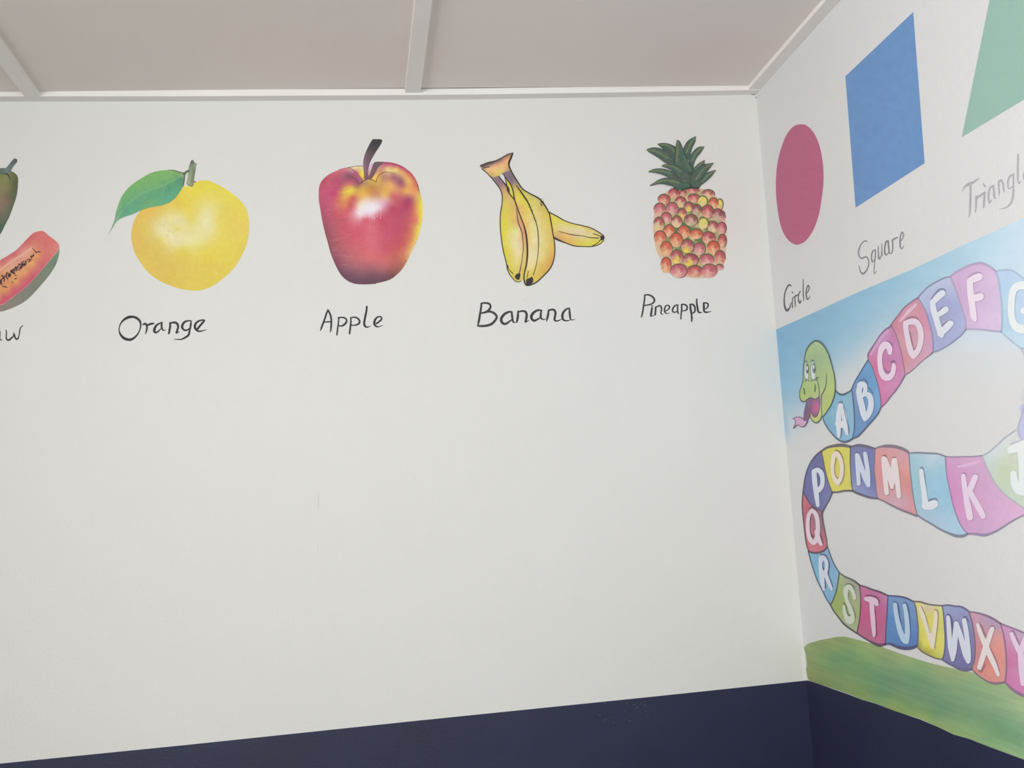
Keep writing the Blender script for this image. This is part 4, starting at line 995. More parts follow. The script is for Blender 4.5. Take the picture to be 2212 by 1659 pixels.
c = GR
gt = [(2212, 550), (2100, 505), (1960, 458), (1850, 428), (1740, 402), (1700, 392), (1500, 350), (1300, 302), (1100, 238), (900, 167), (780, 127), (620, 85), (540, 66), (460, 70), (380, 85), (300, 100), (240, 117), (195, 133), (172, 152), (158, 168), (172, 220), (180, 280), (184, 330), (178, 372), (184, 410), (200, 465)]
gb = [(x, y - d) for (x, y), d in zip([(230, 485), (310, 512), (420, 552), (560, 600), (700, 654), (830, 692), (1000, 757), (1120, 798), (1240, 838), (1400, 905), (1560, 982), (1700, 1020), (1900, 1100), (2060, 1158), (2212, 1214)],
                                      (1, 1, 4, 5, 3, 1, 1, 1, 4, 1, 1, 1, 1, 1, 1))]
gpts = c([(2700, 740)] + gt + gb + [(2700, 1395)])
gcol = blend([c([k])[0] + (v,) for k, v in [((200, 150), (148, 164, 112)), ((180, 300), (150, 158, 108)), ((220, 440), (148, 158, 104)), ((400, 100), (146, 162, 106)), ((540, 85), (144, 160, 104)), ((700, 130), (150, 170, 112)), ((450, 170), (142, 166, 108)), ((430, 260), (122, 160, 112)), ((560, 230), (124, 162, 112)), ((300, 330), (138, 164, 108)), ((650, 300), (126, 164, 112)), ((450, 400), (132, 160, 108)), ((620, 470), (132, 160, 108)), ((500, 530), (138, 162, 108)), ((800, 250), (142, 172, 114)), ((900, 200), (150, 168, 116)), ((800, 420), (116, 156, 114)), ((950, 480), (116, 152, 116)), ((900, 620), (124, 160, 114)), ((700, 600), (138, 164, 104)), ((1100, 300), (150, 174, 122)), ((1200, 420), (122, 162, 116)), ((1100, 560), (122, 156, 118)), ((1250, 620), (118, 152, 116)), ((1100, 730), (136, 166, 108)), ((1000, 720), (146, 170, 104)), ((1400, 380), (154, 172, 124)), ((1400, 520), (130, 164, 122)), ((1500, 620), (126, 160, 122)), ((1400, 780), (120, 156, 118)), ((1450, 890), (148, 172, 116)), ((1280, 820), (150, 176, 110)), ((1650, 420), (158, 176, 128)), ((1700, 560), (138, 170, 128)), ((1700, 700), (132, 164, 126)), ((1700, 830), (128, 164, 122)), ((1700, 970), (146, 174, 120)), ((1900, 560), (152, 178, 134)), ((1950, 720), (142, 172, 132)), ((2000, 860), (124, 164, 124)), ((1900, 1000), (130, 168, 122)), ((2050, 1120), (146, 178, 128)), ((2180, 700), (164, 186, 142)), ((2180, 850), (148, 178, 138)), ((2150, 960), (124, 164, 126)), ((2190, 1100), (134, 172, 130)), ((2190, 1180), (150, 182, 134))]], 9, 2, 0)


def grass_f(P):
    q = gcol(P)
    a = math.radians(20)
    R = np.stack([P[:, 0] * math.cos(a) + P[:, 1] * math.sin(a), -P[:, 0] * math.sin(a) + P[:, 1] * math.cos(a)], 1)
    return q * (1 + .035 * vnoise(R, 60, 5, 2) + .02 * vnoise(R, 22, 3, 6))[:, None]


tag(patch('painted_grass', 'right', gpts, grass_f, 1, None, 4.0), 'band of streaky green grass painted above the navy dado', 'mural')

# ------------------------------------------------------------------ alphabet snake
K, G, N, L, Rr, V, H = crop(1770, 700, 6.379), crop(1920, 560, 6.911), crop(1720, 940, 5.531), crop(1940, 900, 5.926), crop(1720, 1180, 6.912), crop(1940, 1260, 6.382), crop(1690, 720, 6.914)
snake = root('alphabet_snake', base_of('right', [(1730, 1510), (2260, 1510)]), 'long patchwork snake with a letter on every coloured section', 'mural')
SH = {}


def seg(ch, poly, color, outs, ocol, letter, lcol, shadow, scol, extra=()):
    """one section of the body with its outline, its white letter and the letter's drop line"""
    b = patch('body_section', 'right', poly, color, 2, snake, 4.0)
    if extra:
        for pts, k in extra:
            strokes('highlight', 'right', [pts], k, 3, b)
    strokes('outline', 'right', [[(p[0], p[1], p[2] * 1.28) for p in q] for q in outs], ocol, 4, b)
    if letter:
        strokes('letter', 'right', [[(p[0], p[1], p[2] * 1.16) for p in q] for q in letter], lcol, 6, b)
    if shadow:
        strokes('letter_shadow', 'right', shadow, scol, 5 if ch not in 'ARSOVT' else 7, b)
    return b


def ow(pts, w):
    return [tuple(p[:2]) + (w if not isinstance(w, (list, tuple)) else w[min(i, len(w) - 1)],) for i, p in enumerate(pts)]


def cb(fn, lst, soft=6):
    return blend([fn([k])[0] + (v,) for k, v in lst], soft, 2.0, .012, (8, 8))


AB = K([(440, 905), (452, 960), (466, 1080), (476, 1200), (481, 1350), (475, 1480), (450, 1580)])
BC = K([(672, 490), (720, 580), (760, 690), (800, 820), (830, 950), (845, 1080), (845, 1150)])
CD = K([(990, 28), (1050, 140), (1090, 260), (1125, 390), (1150, 520), (1170, 650), (1170, 718)])
DE = G([(435, 575), (500, 680), (560, 810), (600, 950), (640, 1100), (660, 1250), (655, 1390)])
EF = G([(905, 262), (960, 360), (1010, 500), (1060, 650), (1100, 780), (1140, 900), (1150, 1040)])
FG = G([(1590, 178), (1630, 300), (1655, 450), (1675, 600), (1685, 800), (1685, 980), (1670, 1080)])
KJ = L([(1075, 498), (1110, 590), (1160, 700), (1230, 830), (1330, 960), (1450, 1060), (1560, 1140), (1700, 1225)])
LK = L([(605, 510), (610, 640), (625, 780), (655, 920), (690, 1080), (730, 1220), (790, 1370), (850, 1460), (890, 1500)])
ML = L([(138, 468), (145, 590), (155, 720), (170, 850), (190, 1000), (212, 1130), (245, 1262)])
NM = N([(940, 160), (935, 300), (930, 420), (945, 560), (955, 680), (970, 757)])
ON = N([(645, 140), (642, 300), (648, 430), (658, 560), (672, 665)])
PO = N([(300, 192), (320, 290), (345, 420), (370, 520), (400, 610), (430, 682)])
PQ = N([(80, 680), (120, 750), (170, 825), (230, 872), (290, 902), (315, 912)])
QR = N([(150, 1390), (200, 1405), (260, 1405), (320, 1385), (358, 1350), (370, 1330)])
RS = Rr([(640, 390), (630, 480), (610, 600), (580, 720), (540, 820), (510, 880)])
ST = Rr([(940, 580), (955, 700), (960, 820), (955, 950), (945, 1080), (925, 1190), (905, 1290)])
TU = Rr([(1370, 738), (1360, 850), (1355, 980), (1345, 1120), (1335, 1280), (1330, 1430), (1322, 1462)])
UV = V([(215, 250), (245, 340), (260, 460), (275, 600), (275, 720), (268, 840), (260, 880)])
VW = V([(605, 309), (625, 420), (635, 560), (645, 700), (645, 850), (630, 980), (605, 1050)])
WX = V([(975, 392), (1010, 500), (1040, 640), (1055, 780), (1060, 920), (1050, 1060), (1010, 1182)])
XY = V([(1410, 555), (1445, 680), (1470, 830), (1485, 980), (1490, 1150), (1482, 1290), (1470, 1362)])


def ring(*parts):
    out = []
    for p in parts:
        for i, q in enumerate(p):
            q = tuple(q[:2])
            if not out or np.hypot(out[-1][0] - q[0], out[-1][1] - q[1]) > .6:
                out.append(q)
                if i in (0, len(p) - 1):
                    out.append(q)
    if np.hypot(out[-1][0] - out[0][0], out[-1][1] - out[0][1]) < .6:
        out.pop()
    return out


rev = lambda p: list(reversed(p))
WH = (222, 223, 230)
# A
neck = K([(218, 905), (205, 1000), (150, 1110), (48, 1278)])
tA, bA = K([(218, 905), (260, 955), (320, 972), (390, 945), (440, 905)]), K([(48, 1280), (60, 1340), (110, 1430), (180, 1520), (260, 1595), (340, 1625), (400, 1612), (450, 1582)])
seg('A', ring(tA, AB, rev(bA), rev(neck)), cb(K, [((250, 1000), (136, 182, 206)), ((150, 1200), (138, 182, 206)), ((400, 1100), (144, 186, 210)), ((300, 1500), (142, 184, 210)), ((150, 1420), (128, 176, 204)), ((420, 1450), (146, 188, 214))]),
    [ow(tA, [1.2, 3.0, 3.6, 3.0, 1.4]), ow(bA, [1.2, 1.6, 1.8, 2.0, 2.6, 3.6, 3.6, 2.6])], (92, 104, 120),
    [K([(284, 1118, 46), (270, 1250, 64), (262, 1400, 56), (272, 1545, 46)]), K([(300, 1118, 46), (330, 1260, 78), (360, 1400, 66), (386, 1505, 44)]), K([(268, 1370, 90), (345, 1385, 90)])], (218, 222, 230),
    [K([(272, 1082, 16), (290, 1074, 26), (312, 1084, 16)]), K([(330, 1130, 7), (357, 1250, 9), (387, 1370, 10), (402, 1470, 12), (400, 1515, 8)]), K([(302, 1255, 4), (303, 1300, 6), (307, 1325, 18)]), K([(300, 1440, 12), (296, 1520, 10), (280, 1568, 9)])], (112, 124, 140))
# B
tB, bB = K([(440, 905), (460, 850), (500, 770), (560, 670), (620, 570), (672, 490)]), K([(450, 1582), (530, 1545), (600, 1475), (680, 1385), (760, 1295), (820, 1212), (845, 1150)])
seg('B', ring(tB, BC, rev(bB), rev(AB)), cb(K, [((480, 900), (118, 152, 194)), ((600, 650), (110, 156, 200)), ((680, 600), (110, 160, 202)), ((780, 900), (114, 166, 206)), ((820, 1100), (118, 166, 206)), ((700, 1300), (116, 150, 196)), ((520, 1400), (112, 150, 194)), ((480, 1150), (120, 148, 190)), ((640, 750), (110, 152, 198))]),
    [ow(tB, 1.7), ow(bB, [2.6, 3.2, 2.8, 2.6, 2.6, 2.2, 1.6]), ow(AB, 1.6)], (92, 106, 130),
    [K([(562, 840, 74), (545, 930, 66), (560, 1030, 72), (590, 1150, 74), (608, 1250, 66), (625, 1318, 36)]), K([(570, 818, 50), (620, 838, 56), (634, 900, 50), (612, 965, 50), (570, 1000, 46)]), K([(640, 965, 50), (690, 990, 66), (712, 1080, 66), (700, 1180, 70), (662, 1265, 66), (626, 1318, 40)])], (212, 218, 230),
    [K([(505, 890, 6), (530, 810, 10), (565, 772, 14), (615, 762, 14), (650, 800, 12), (664, 870, 12), (700, 900, 14), (735, 960, 10)])], (100, 112, 140))
# C
tC, bC = K([(672, 490), (668, 420), (700, 360), (760, 270), (840, 150), (910, 75), (990, 26)]), K([(845, 1152), (910, 1090), (980, 1000), (1060, 900), (1120, 812), (1170, 720)])
seg('C', ring(tC, CD, rev(bC), rev(BC)), cb(K, [((720, 450), (206, 130, 170)), ((800, 300), (200, 144, 186)), ((900, 160), (198, 150, 192)), ((1000, 150), (198, 132, 176)), ((1080, 350), (200, 134, 178)), ((1120, 600), (206, 136, 178)), ((760, 600), (206, 122, 160)), ((900, 500), (196, 128, 170)), ((900, 900), (210, 134, 176)), ((1000, 850), (206, 140, 182)), ((880, 1080), (208, 124, 168))]),
    [ow(tC, [1.4, 1.8, 2.0, 2.0, 2.0, 2.4, 2.4]), ow(bC, [1.6, 1.8, 1.8, 2.2, 2.0, 2.4]), ow(BC, 1.2)], (132, 108, 142),
    [K([(972, 395, 52), (962, 330, 72), (920, 288, 84), (870, 320, 76), (836, 420, 60), (834, 540, 58), (855, 660, 66), (900, 728, 78), (960, 733, 74), (1008, 680, 62), (1026, 600, 54), (1022, 558, 36)])], (230, 208, 226),
    [K([(870, 262, 8), (930, 236, 14), (985, 268, 16), (1002, 320, 10)]), K([(985, 530, 18), (1015, 508, 26), (1038, 525, 14)]), K([(885, 600, 6), (915, 645, 12), (955, 665, 16), (988, 628, 8)])], (146, 102, 138),
    extra=[(K([(710, 420, 24), (800, 270, 46), (880, 160, 56), (945, 95, 40)]), (206, 160, 196))])
# D
tD, bD = G([(25, 985), (80, 910), (150, 820), (230, 720), (330, 640), (435, 572)]), G([(231, 1736), (340, 1665), (430, 1580), (520, 1500), (600, 1440), (655, 1390)])
seg('D', ring(tD, DE, rev(bD), rev(CD)), cb(G, [((100, 1000), (206, 138, 158)), ((150, 1200), (208, 150, 164)), ((300, 750), (206, 152, 172)), ((450, 750), (208, 146, 164)), ((550, 1000), (210, 148, 172)), ((600, 1250), (206, 160, 186)), ((380, 1150), (206, 156, 172)), ((250, 1500), (208, 148, 162)), ((450, 1480), (208, 158, 178)), ((300, 1650), (206, 154, 172))]),
    [ow(tD, 2.4), ow(bD, [2.4, 1.6, 1.6, 1.6, 2.0, 2.6]), ow(CD, 1.4)], (148, 128, 150),
    [G([(250, 975, 66), (262, 1080, 66), (290, 1230, 70), (330, 1380, 76), (365, 1448, 66)]), G([(250, 960, 66), (330, 932, 74), (410, 945, 78), (460, 1020, 74), (480, 1120, 70), (475, 1230, 70), (440, 1350, 72), (370, 1440, 72)])], (224, 208, 220),
    [G([(240, 905, 8), (310, 868, 24), (385, 862, 20), (440, 905, 14), (490, 1000, 10)]), G([(312, 1080, 8), (340, 1220, 10), (372, 1345, 14), (425, 1280, 14), (440, 1200, 8)])], (158, 122, 138),
    extra=[(G([(165, 930, 22), (260, 820, 44), (340, 740, 48), (405, 680, 40)]), (222, 184, 202))])
# E (from here to K, part of the right-edge haze is mixed into the colours)
tE, bE = G([(435, 572), (500, 490), (600, 400), (720, 330), (830, 278), (905, 262)]), G([(655, 1390), (760, 1352), (870, 1292), (980, 1212), (1080, 1130), (1150, 1042)])
seg('E', ring(tE, EF, rev(bE), rev(DE)), cb(G, [((520, 560), (182, 190, 218)), ((700, 400), (184, 192, 218)), ((870, 330), (186, 194, 220)), ((900, 420), (182, 188, 216)), ((560, 680), (180, 186, 216)), ((600, 880), (164, 170, 208)), ((900, 600), (168, 172, 210)), ((750, 680), (164, 166, 206)), ((1000, 800), (166, 172, 210)), ((800, 900), (166, 166, 198)), ((700, 1250), (166, 172, 210)), ((1000, 1100), (170, 176, 212)), ((1100, 950), (174, 178, 212))]),
    [ow(tE, [2.6, 2.2, 2.4, 2.6, 2.6, 2.0]), ow(bE, 2.4), ow(DE, 1.6)], (144, 148, 176),
    [G([(652, 640, 70), (670, 760, 78), (705, 880, 78), (740, 1000, 78), (770, 1105, 72), (790, 1140, 56)]), G([(670, 630, 74), (740, 560, 84), (802, 508, 82)]), G([(730, 838, 56), (800, 788, 74), (850, 750, 80)]), G([(768, 1115, 76), (850, 1030, 88), (918, 962, 86)])], (218, 222, 232),
    [G([(625, 600, 8), (690, 510, 18), (760, 450, 26), (825, 450, 20), (850, 510, 8)]), G([(728, 790, 14), (780, 735, 24), (840, 708, 18)]), G([(775, 1010, 18), (850, 945, 26), (935, 905, 16)])], (132, 136, 164))
# F
tF, bF = G([(905, 262), (1000, 190), (1120, 125), (1250, 75), (1380, 55), (1480, 95), (1560, 150), (1590, 178)]), G([(1150, 1042), (1280, 1045), (1400, 1050), (1550, 1070), (1670, 1080)])
seg('F', ring(tF, FG, rev(bF), rev(EF)), cb(G, [((1000, 300), (206, 172, 208)), ((1300, 120), (208, 178, 210)), ((1500, 250), (212, 186, 214)), ((1100, 600), (202, 172, 206)), ((1500, 600), (208, 184, 214)), ((1400, 850), (212, 188, 218)), ((1600, 900), (216, 194, 220)), ((1250, 980), (210, 184, 214))]),
    [ow(tF, [2.0, 3.2, 3.6, 3.6, 4.0, 3.6, 3.0, 2.0]), ow(bF, 2.8), ow(EF, 1.8)], (176, 166, 194),
    [G([(1210, 330, 76), (1215, 450, 84), (1230, 580, 84), (1250, 720, 84), (1265, 840, 82), (1285, 895, 60)]), G([(1212, 325, 84), (1290, 282, 96), (1348, 262, 94)]), G([(1240, 592, 76), (1310, 577, 94), (1368, 557, 92)])], (232, 218, 232),
    [G([(1165, 305, 10), (1225, 240, 22), (1310, 198, 26), (1380, 205, 14)]), G([(1285, 525, 12), (1340, 500, 22), (1405, 510, 12)])], (178, 154, 186))
# G
tG, bG = G([(1590, 178), (1700, 160), (1800, 157), (1880, 190), (1950, 240), (2018, 290), (2200, 400)]), G([(1670, 1080), (1760, 1160), (1850, 1240), (1930, 1300), (1985, 1332), (2120, 1300), (2250, 1240)])
seg('G', ring(tG, rev(bG), rev(FG)), cb(G, [((1700, 300), (184, 204, 232)), ((1850, 250), (186, 206, 232)), ((1750, 600), (182, 210, 228)), ((1760, 1000), (180, 208, 226)), ((1900, 1150), (192, 214, 230)), ((1930, 700), (190, 206, 228)), ((2150, 800), (188, 208, 230))]),
    [ow(tG, 2.6), ow(bG, 2.2), ow(FG, 2.4)], (174, 188, 208),
    [G([(2120, 440, 110), (2050, 395, 110), (1960, 392, 104), (1885, 430, 96), (1845, 520, 88), (1828, 680, 86), (1832, 850, 86), (1872, 975, 96), (1950, 1035, 110), (2050, 1040, 110), (2120, 980, 100), (2120, 800, 90)]), G([(2015, 770, 86), (2110, 765, 86)])], (226, 231, 241), None, None)
# H and I, mostly beyond the frame
hp = [(2206, 753), (2212, 770), (2217, 820), (2213, 872), (2330, 880), (2330, 720), (2250, 738)]
seg('H', hp, (206, 206, 212), [ow(hp[:4], 1.6)], (190, 188, 196), None, None, None, None)
ip = [(2213, 872), (2206, 899), (2198, 925), (2203, 944), (2212, 951), (2330, 985), (2330, 880)]
seg('I', ip, (192, 192, 222), [ow(ip[:4], 1.4)], (186, 184, 206), None, None, None, None)
# J
tJ, bJ = L([(1075, 498), (1150, 462), (1210, 412), (1280, 350), (1360, 272), (1440, 217), (1500, 172)]), L([(1540, 268), (1612, 300), (1760, 350), (1760, 1270)])
seg('J', ring(tJ, bJ, rev(KJ)), cb(L, [((1120, 500), (204, 214, 216)), ((1250, 450), (212, 218, 220)), ((1400, 280), (212, 216, 216)), ((1200, 620), (200, 210, 204)), ((1300, 620), (200, 208, 188)), ((1350, 800), (198, 208, 184)), ((1500, 1000), (198, 210, 196)), ((1600, 1120), (202, 210, 192)), ((1400, 500), (204, 212, 196)), ((1650, 600), (204, 212, 198))]),
    [ow(tJ, 2.2), ow(KJ, 1.6)], (178, 182, 188),
    [L([(1445, 425, 84), (1530, 395, 104), (1700, 340, 120)]), L([(1590, 450, 104), (1606, 700, 104), (1600, 880, 104)]), L([(1478, 735, 74), (1492, 840, 88), (1540, 930, 104), (1620, 955, 104)])], (226, 232, 232),
    [L([(1440, 352, 14), (1520, 322, 28), (1640, 292, 20)])], (186, 192, 200))
# K
tK, bK = L([(605, 510), (700, 515), (830, 512), (960, 510), (1075, 498)]), L([(890, 1500), (980, 1502), (1080, 1515), (1160, 1502), (1280, 1450), (1400, 1372), (1520, 1302), (1612, 1258), (1760, 1190)])
seg('K', ring(tK, KJ, rev(bK), rev(LK)), cb(L, [((700, 560), (208, 160, 198)), ((1000, 540), (210, 168, 202)), ((680, 750), (210, 150, 194)), ((700, 1000), (210, 146, 192)), ((900, 900), (208, 158, 196)), ((800, 1250), (212, 154, 198)), ((1150, 1000), (210, 166, 200)), ((1300, 1150), (214, 172, 206)), ((1000, 1400), (206, 164, 200)), ((1500, 1230), (218, 176, 208)), ((1100, 700), (208, 168, 200))]),
    [ow(tK, 2.0), ow(bK, [3.0, 4.0, 4.8, 4.2, 3.0, 2.6, 2.4, 2.0, 2.0]), ow(LK, 1.6)], (152, 140, 166),
    [L([(836, 762, 52), (850, 880, 58), (870, 1020, 62), (895, 1160, 72), (920, 1288, 72)]), L([(990, 772, 62), (945, 880, 68), (905, 970, 66)]), L([(920, 970, 64), (980, 1070, 66), (1040, 1180, 70), (1090, 1275, 60)])], (228, 208, 226),
    [L([(815, 728, 10), (850, 722, 16), (868, 740, 8)]), L([(970, 742, 10), (1000, 734, 14), (1022, 760, 8)])], (170, 128, 164),
    extra=[(L([(760, 642, 14), (860, 625, 40), (960, 598, 44), (1050, 570, 24)]), (222, 184, 212))])
# L
tL, bL = L([(138, 467), (250, 462), (400, 469), (500, 474), (560, 492), (605, 510)]), L([(245, 1262), (320, 1312), (420, 1370), (520, 1432), (640, 1490), (740, 1525), (830, 1526), (890, 1500)])
seg('L', ring(tL, LK, rev(bL), rev(ML)), cb(L, [((200, 560), (166, 200, 214)), ((450, 530), (190, 208, 220)), ((550, 650), (166, 200, 216)), ((230, 850), (158, 196, 210)), ((450, 900), (154, 196, 218)), ((220, 1100), (166, 198, 212)), ((560, 1100), (158, 196, 218)), ((350, 1280), (172, 196, 216)), ((700, 1400), (172, 202, 222)), ((560, 1350), (174, 200, 220))]),
    [ow(tL, [2.4, 3.0, 3.2, 2.8, 2.6, 2.0]), ow(bL, [2.6, 3.0, 3.0, 3.2, 3.8, 5.0, 5.0, 3.0]), ow(ML, 1.6)], (134, 138, 154),
    [L([(297, 695, 48), (310, 820, 54), (330, 950, 58), (345, 1080, 66), (358, 1140, 80)]), L([(352, 1142, 84), (410, 1142, 92), (462, 1118, 92)])], (220, 224, 232),
    [L([(285, 662, 12), (302, 650, 22), (322, 680, 12), (342, 800, 7), (362, 960, 7)]), L([(385, 1078, 12), (430, 1058, 26), (485, 1058, 20), (502, 1100, 8)])], (118, 138, 154))
# M
tM, bM = N([(940, 160), (1010, 137), (1090, 130), (1180, 137), (1260, 160), (1320, 190), (1345, 216)]), N([(970, 757), (1050, 792), (1150, 845), (1250, 892), (1340, 927), (1440, 966)])
seg('M', ring(tM, ML, rev(bM), rev(NM)), cb(N, [((1000, 250), (220, 156, 158)), ((1150, 180), (212, 160, 168)), ((1300, 250), (214, 162, 170)), ((970, 450), (218, 150, 152)), ((1280, 480), (218, 150, 146)), ((1330, 400), (222, 160, 156)), ((1020, 650), (212, 156, 162)), ((1150, 760), (208, 166, 178)), ((1300, 800), (208, 164, 178)), ((1370, 880), (216, 154, 160)), ((1350, 650), (214, 146, 148))]),
    [ow(tM, [2.0, 3.4, 5.2, 5.6, 5.2, 4.4, 2.6]), ow(bM, [2.4, 2.6, 3.0, 3.4, 3.6, 3.2]), ow(NM, 1.2)], (134, 122, 134),
    [N([(1045, 278, 48), (1052, 400, 48), (1067, 560, 48), (1082, 690, 46)]), N([(1058, 290, 54), (1100, 420, 62), (1135, 560, 56), (1145, 625, 36)]), N([(1170, 305, 52), (1162, 430, 62), (1150, 560, 52), (1142, 625, 28)]), N([(1178, 300, 50), (1197, 440, 50), (1212, 590, 50), (1227, 728, 46)])], (228, 216, 216),
    [N([(1028, 250, 12), (1055, 243, 20), (1075, 262, 10), (1115, 390, 6)]), N([(1160, 265, 14), (1185, 268, 14)]), N([(1065, 700, 12), (1090, 714, 16), (1105, 695, 8)]), N([(1130, 642, 10), (1155, 648, 12)]), N([(1215, 745, 12), (1245, 745, 12)])], (148, 112, 112))
# N
tN, bN = N([(645, 140), (740, 120), (830, 132), (900, 150), (940, 160)]), N([(672, 665), (720, 690), (800, 720), (880, 746), (970, 758)])
seg('N', ring(tN, NM, rev(bN), rev(ON)), cb(N, [((680, 200), (126, 130, 174)), ((850, 180), (124, 126, 172)), ((900, 350), (122, 128, 176)), ((680, 400), (130, 136, 178)), ((700, 580), (142, 150, 188)), ((850, 680), (138, 146, 190)), ((920, 600), (120, 126, 176)), ((780, 450), (128, 134, 178))]),
    [ow(tN, [2.4, 4.0, 4.2, 3.4, 2.2]), ow(bN, [3.6, 4.0, 4.0, 3.6, 2.6]), ow(ON, 1.2)], (108, 102, 120),
    [N([(727, 238, 46), (732, 330, 46), (738, 450, 44), (747, 582, 40)]), N([(737, 245, 42), (775, 370, 48), (820, 500, 54), (862, 598, 44)]), N([(822, 222, 42), (840, 330, 46), (856, 450, 46), (866, 598, 36)])], (206, 212, 230),
    [N([(708, 216, 8), (735, 212, 16), (752, 232, 7)]), N([(742, 602, 14), (765, 596, 12)])], (86, 84, 108))
# O
tO, bO = N([(300, 192), (360, 152), (440, 130), (540, 120), (645, 138)]), N([(430, 682), (500, 680), (580, 665), (672, 665)])
seg('O', ring(tO, ON, rev(bO), rev(PO)), flat((216, 208, 104), .015), [ow(tO, [3.0, 3.8, 4.6, 5.6, 4.2]), ow(bO, [3.0, 3.0, 3.2, 3.2]), ow(PO, 1.4)], (112, 102, 106),
    [N([(480, 218, 44), (525, 275, 48), (548, 370, 48), (543, 480, 50), (508, 568, 48), (468, 535, 46), (440, 440, 44), (436, 330, 44), (450, 245, 44), (480, 218, 44)])], (234, 218, 204),
    [N([(465, 177, 12), (510, 195, 10), (550, 270, 7), (570, 370, 6), (565, 480, 7), (540, 560, 8), (515, 592, 7)]), N([(480, 285, 5), (458, 350, 5), (455, 430, 6), (470, 490, 7), (492, 512, 9)]), N([(635, 555, 4), (665, 556, 4)]), N([(630, 578, 4), (668, 580, 4)]), N([(636, 606, 4), (666, 608, 4)])], (138, 122, 96))
# P
tP = N([(80, 680), (90, 600), (105, 500), (135, 400), (180, 310), (240, 237), (300, 192)])
rP = N([(430, 682), (400, 762), (360, 832), (315, 912)])
seg('P', ring(tP, PO, rP, rev(PQ)), cb(N, [((250, 260), (114, 114, 162)), ((150, 450), (112, 116, 166)), ((110, 620), (112, 112, 162)), ((360, 600), (122, 120, 168)), ((390, 690), (122, 124, 172)), ((300, 800), (120, 122, 168)), ((200, 780), (114, 114, 162)), ((300, 300), (112, 112, 160))]),
    [ow(tP, [2.0, 1.8, 1.6, 1.6, 2.0, 2.6, 3.2]), ow(rP, [2.2, 1.8, 2.0, 2.6]), ow(PQ, 1.6)], (100, 94, 116),
    [N([(213, 440, 52), (220, 550, 52), (232, 640, 52), (246, 750, 48), (258, 838, 36)]), N([(213, 435, 52), (258, 415, 48), (298, 455, 52), (314, 530, 46), (305, 608, 48), (270, 655, 50), (234, 672, 46)])], (212, 218, 232),
    [N([(185, 410, 7), (235, 382, 14), (290, 392, 12), (328, 450, 8), (340, 530, 5)]), N([(240, 485, 8), (268, 490, 12), (285, 540, 12), (275, 595, 14), (255, 600, 8)])], (92, 90, 118))
# Q
lQ, rQ = N([(80, 680), (70, 800), (75, 920), (90, 1060), (105, 1200), (125, 1320), (150, 1390)]), N([(315, 912), (308, 960), (322, 1040), (340, 1140), (360, 1240), (370, 1330)])
seg('Q', ring(PQ, rQ, rev(QR), rev(lQ)), cb(N, [((100, 760), (200, 118, 132)), ((90, 950), (192, 108, 124)), ((130, 1150), (204, 112, 130)), ((160, 1330), (208, 122, 132)), ((300, 1350), (206, 118, 134)), ((200, 1050), (170, 118, 134)), ((280, 950), (152, 112, 128)), ((310, 1100), (158, 116, 128)), ((340, 1220), (178, 116, 130)), ((150, 850), (192, 110, 124))], 5),
    [ow(lQ, 1.8), ow(rQ, [2.6, 2.4, 1.6, 1.4, 1.4, 1.2]), ow(QR, [3.0, 3.2, 3.8, 3.4, 2.8, 1.8])], (104, 88, 102),
    [N([(185, 898, 38), (230, 938, 44), (254, 1020, 44), (258, 1130, 46), (242, 1235, 48), (210, 1285, 48), (166, 1245, 44), (143, 1160, 40), (138, 1050, 38), (150, 955, 38), (185, 898, 38)]), N([(242, 1150, 40), (265, 1240, 48), (296, 1305, 34)])], (222, 206, 214),
    [N([(150, 890, 7), (185, 862, 14), (230, 890, 12), (262, 960, 9)]), N([(170, 985, 5), (160, 1080, 7), (172, 1170, 9), (200, 1212, 24), (212, 1195, 8)]), N([(225, 1122, 10), (240, 1105, 10)]), N([(285, 1180, 7), (305, 1240, 7), (318, 1290, 7)])], (122, 84, 96))
# R
lR, rR = Rr([(178, 70), (205, 180), (240, 300), (280, 420), (330, 550), (390, 660), (440, 770), (500, 860), (510, 880)]), Rr([(463, 12), (490, 80), (520, 170), (560, 260), (600, 330), (640, 390)])
seg('R', ring(QR, rR, RS, rev(lR)), cb(Rr, [((230, 150), (128, 184, 210)), ((280, 300), (126, 182, 210)), ((420, 80), (148, 174, 204)), ((500, 220), (136, 172, 206)), ((560, 400), (136, 178, 208)), ((340, 500), (136, 186, 212)), ((450, 720), (134, 180, 210)), ((600, 450), (138, 180, 208)), ((520, 780), (132, 178, 208))]),
    [ow(lR, 1.9), ow(rR, 1.7)], (96, 108, 124),
    [Rr([(368, 178, 60), (366, 300, 58), (376, 420, 60), (395, 550, 58), (412, 645, 34)]), Rr([(378, 168, 54), (425, 178, 60), (455, 245, 52), (455, 330, 50), (428, 395, 52), (388, 420, 50)]), Rr([(430, 400, 54), (470, 500, 56), (510, 590, 46), (530, 650, 30)])], (208, 214, 230),
    [Rr([(368, 124, 20), (425, 132, 18), (472, 200, 12), (488, 280, 12), (478, 370, 12), (478, 425, 9), (515, 525, 10), (542, 605, 9)]), Rr([(392, 240, 9), (394, 310, 10), (408, 346, 20)]), Rr([(420, 470, 7), (430, 560, 10), (430, 625, 11)])], (92, 98, 120))
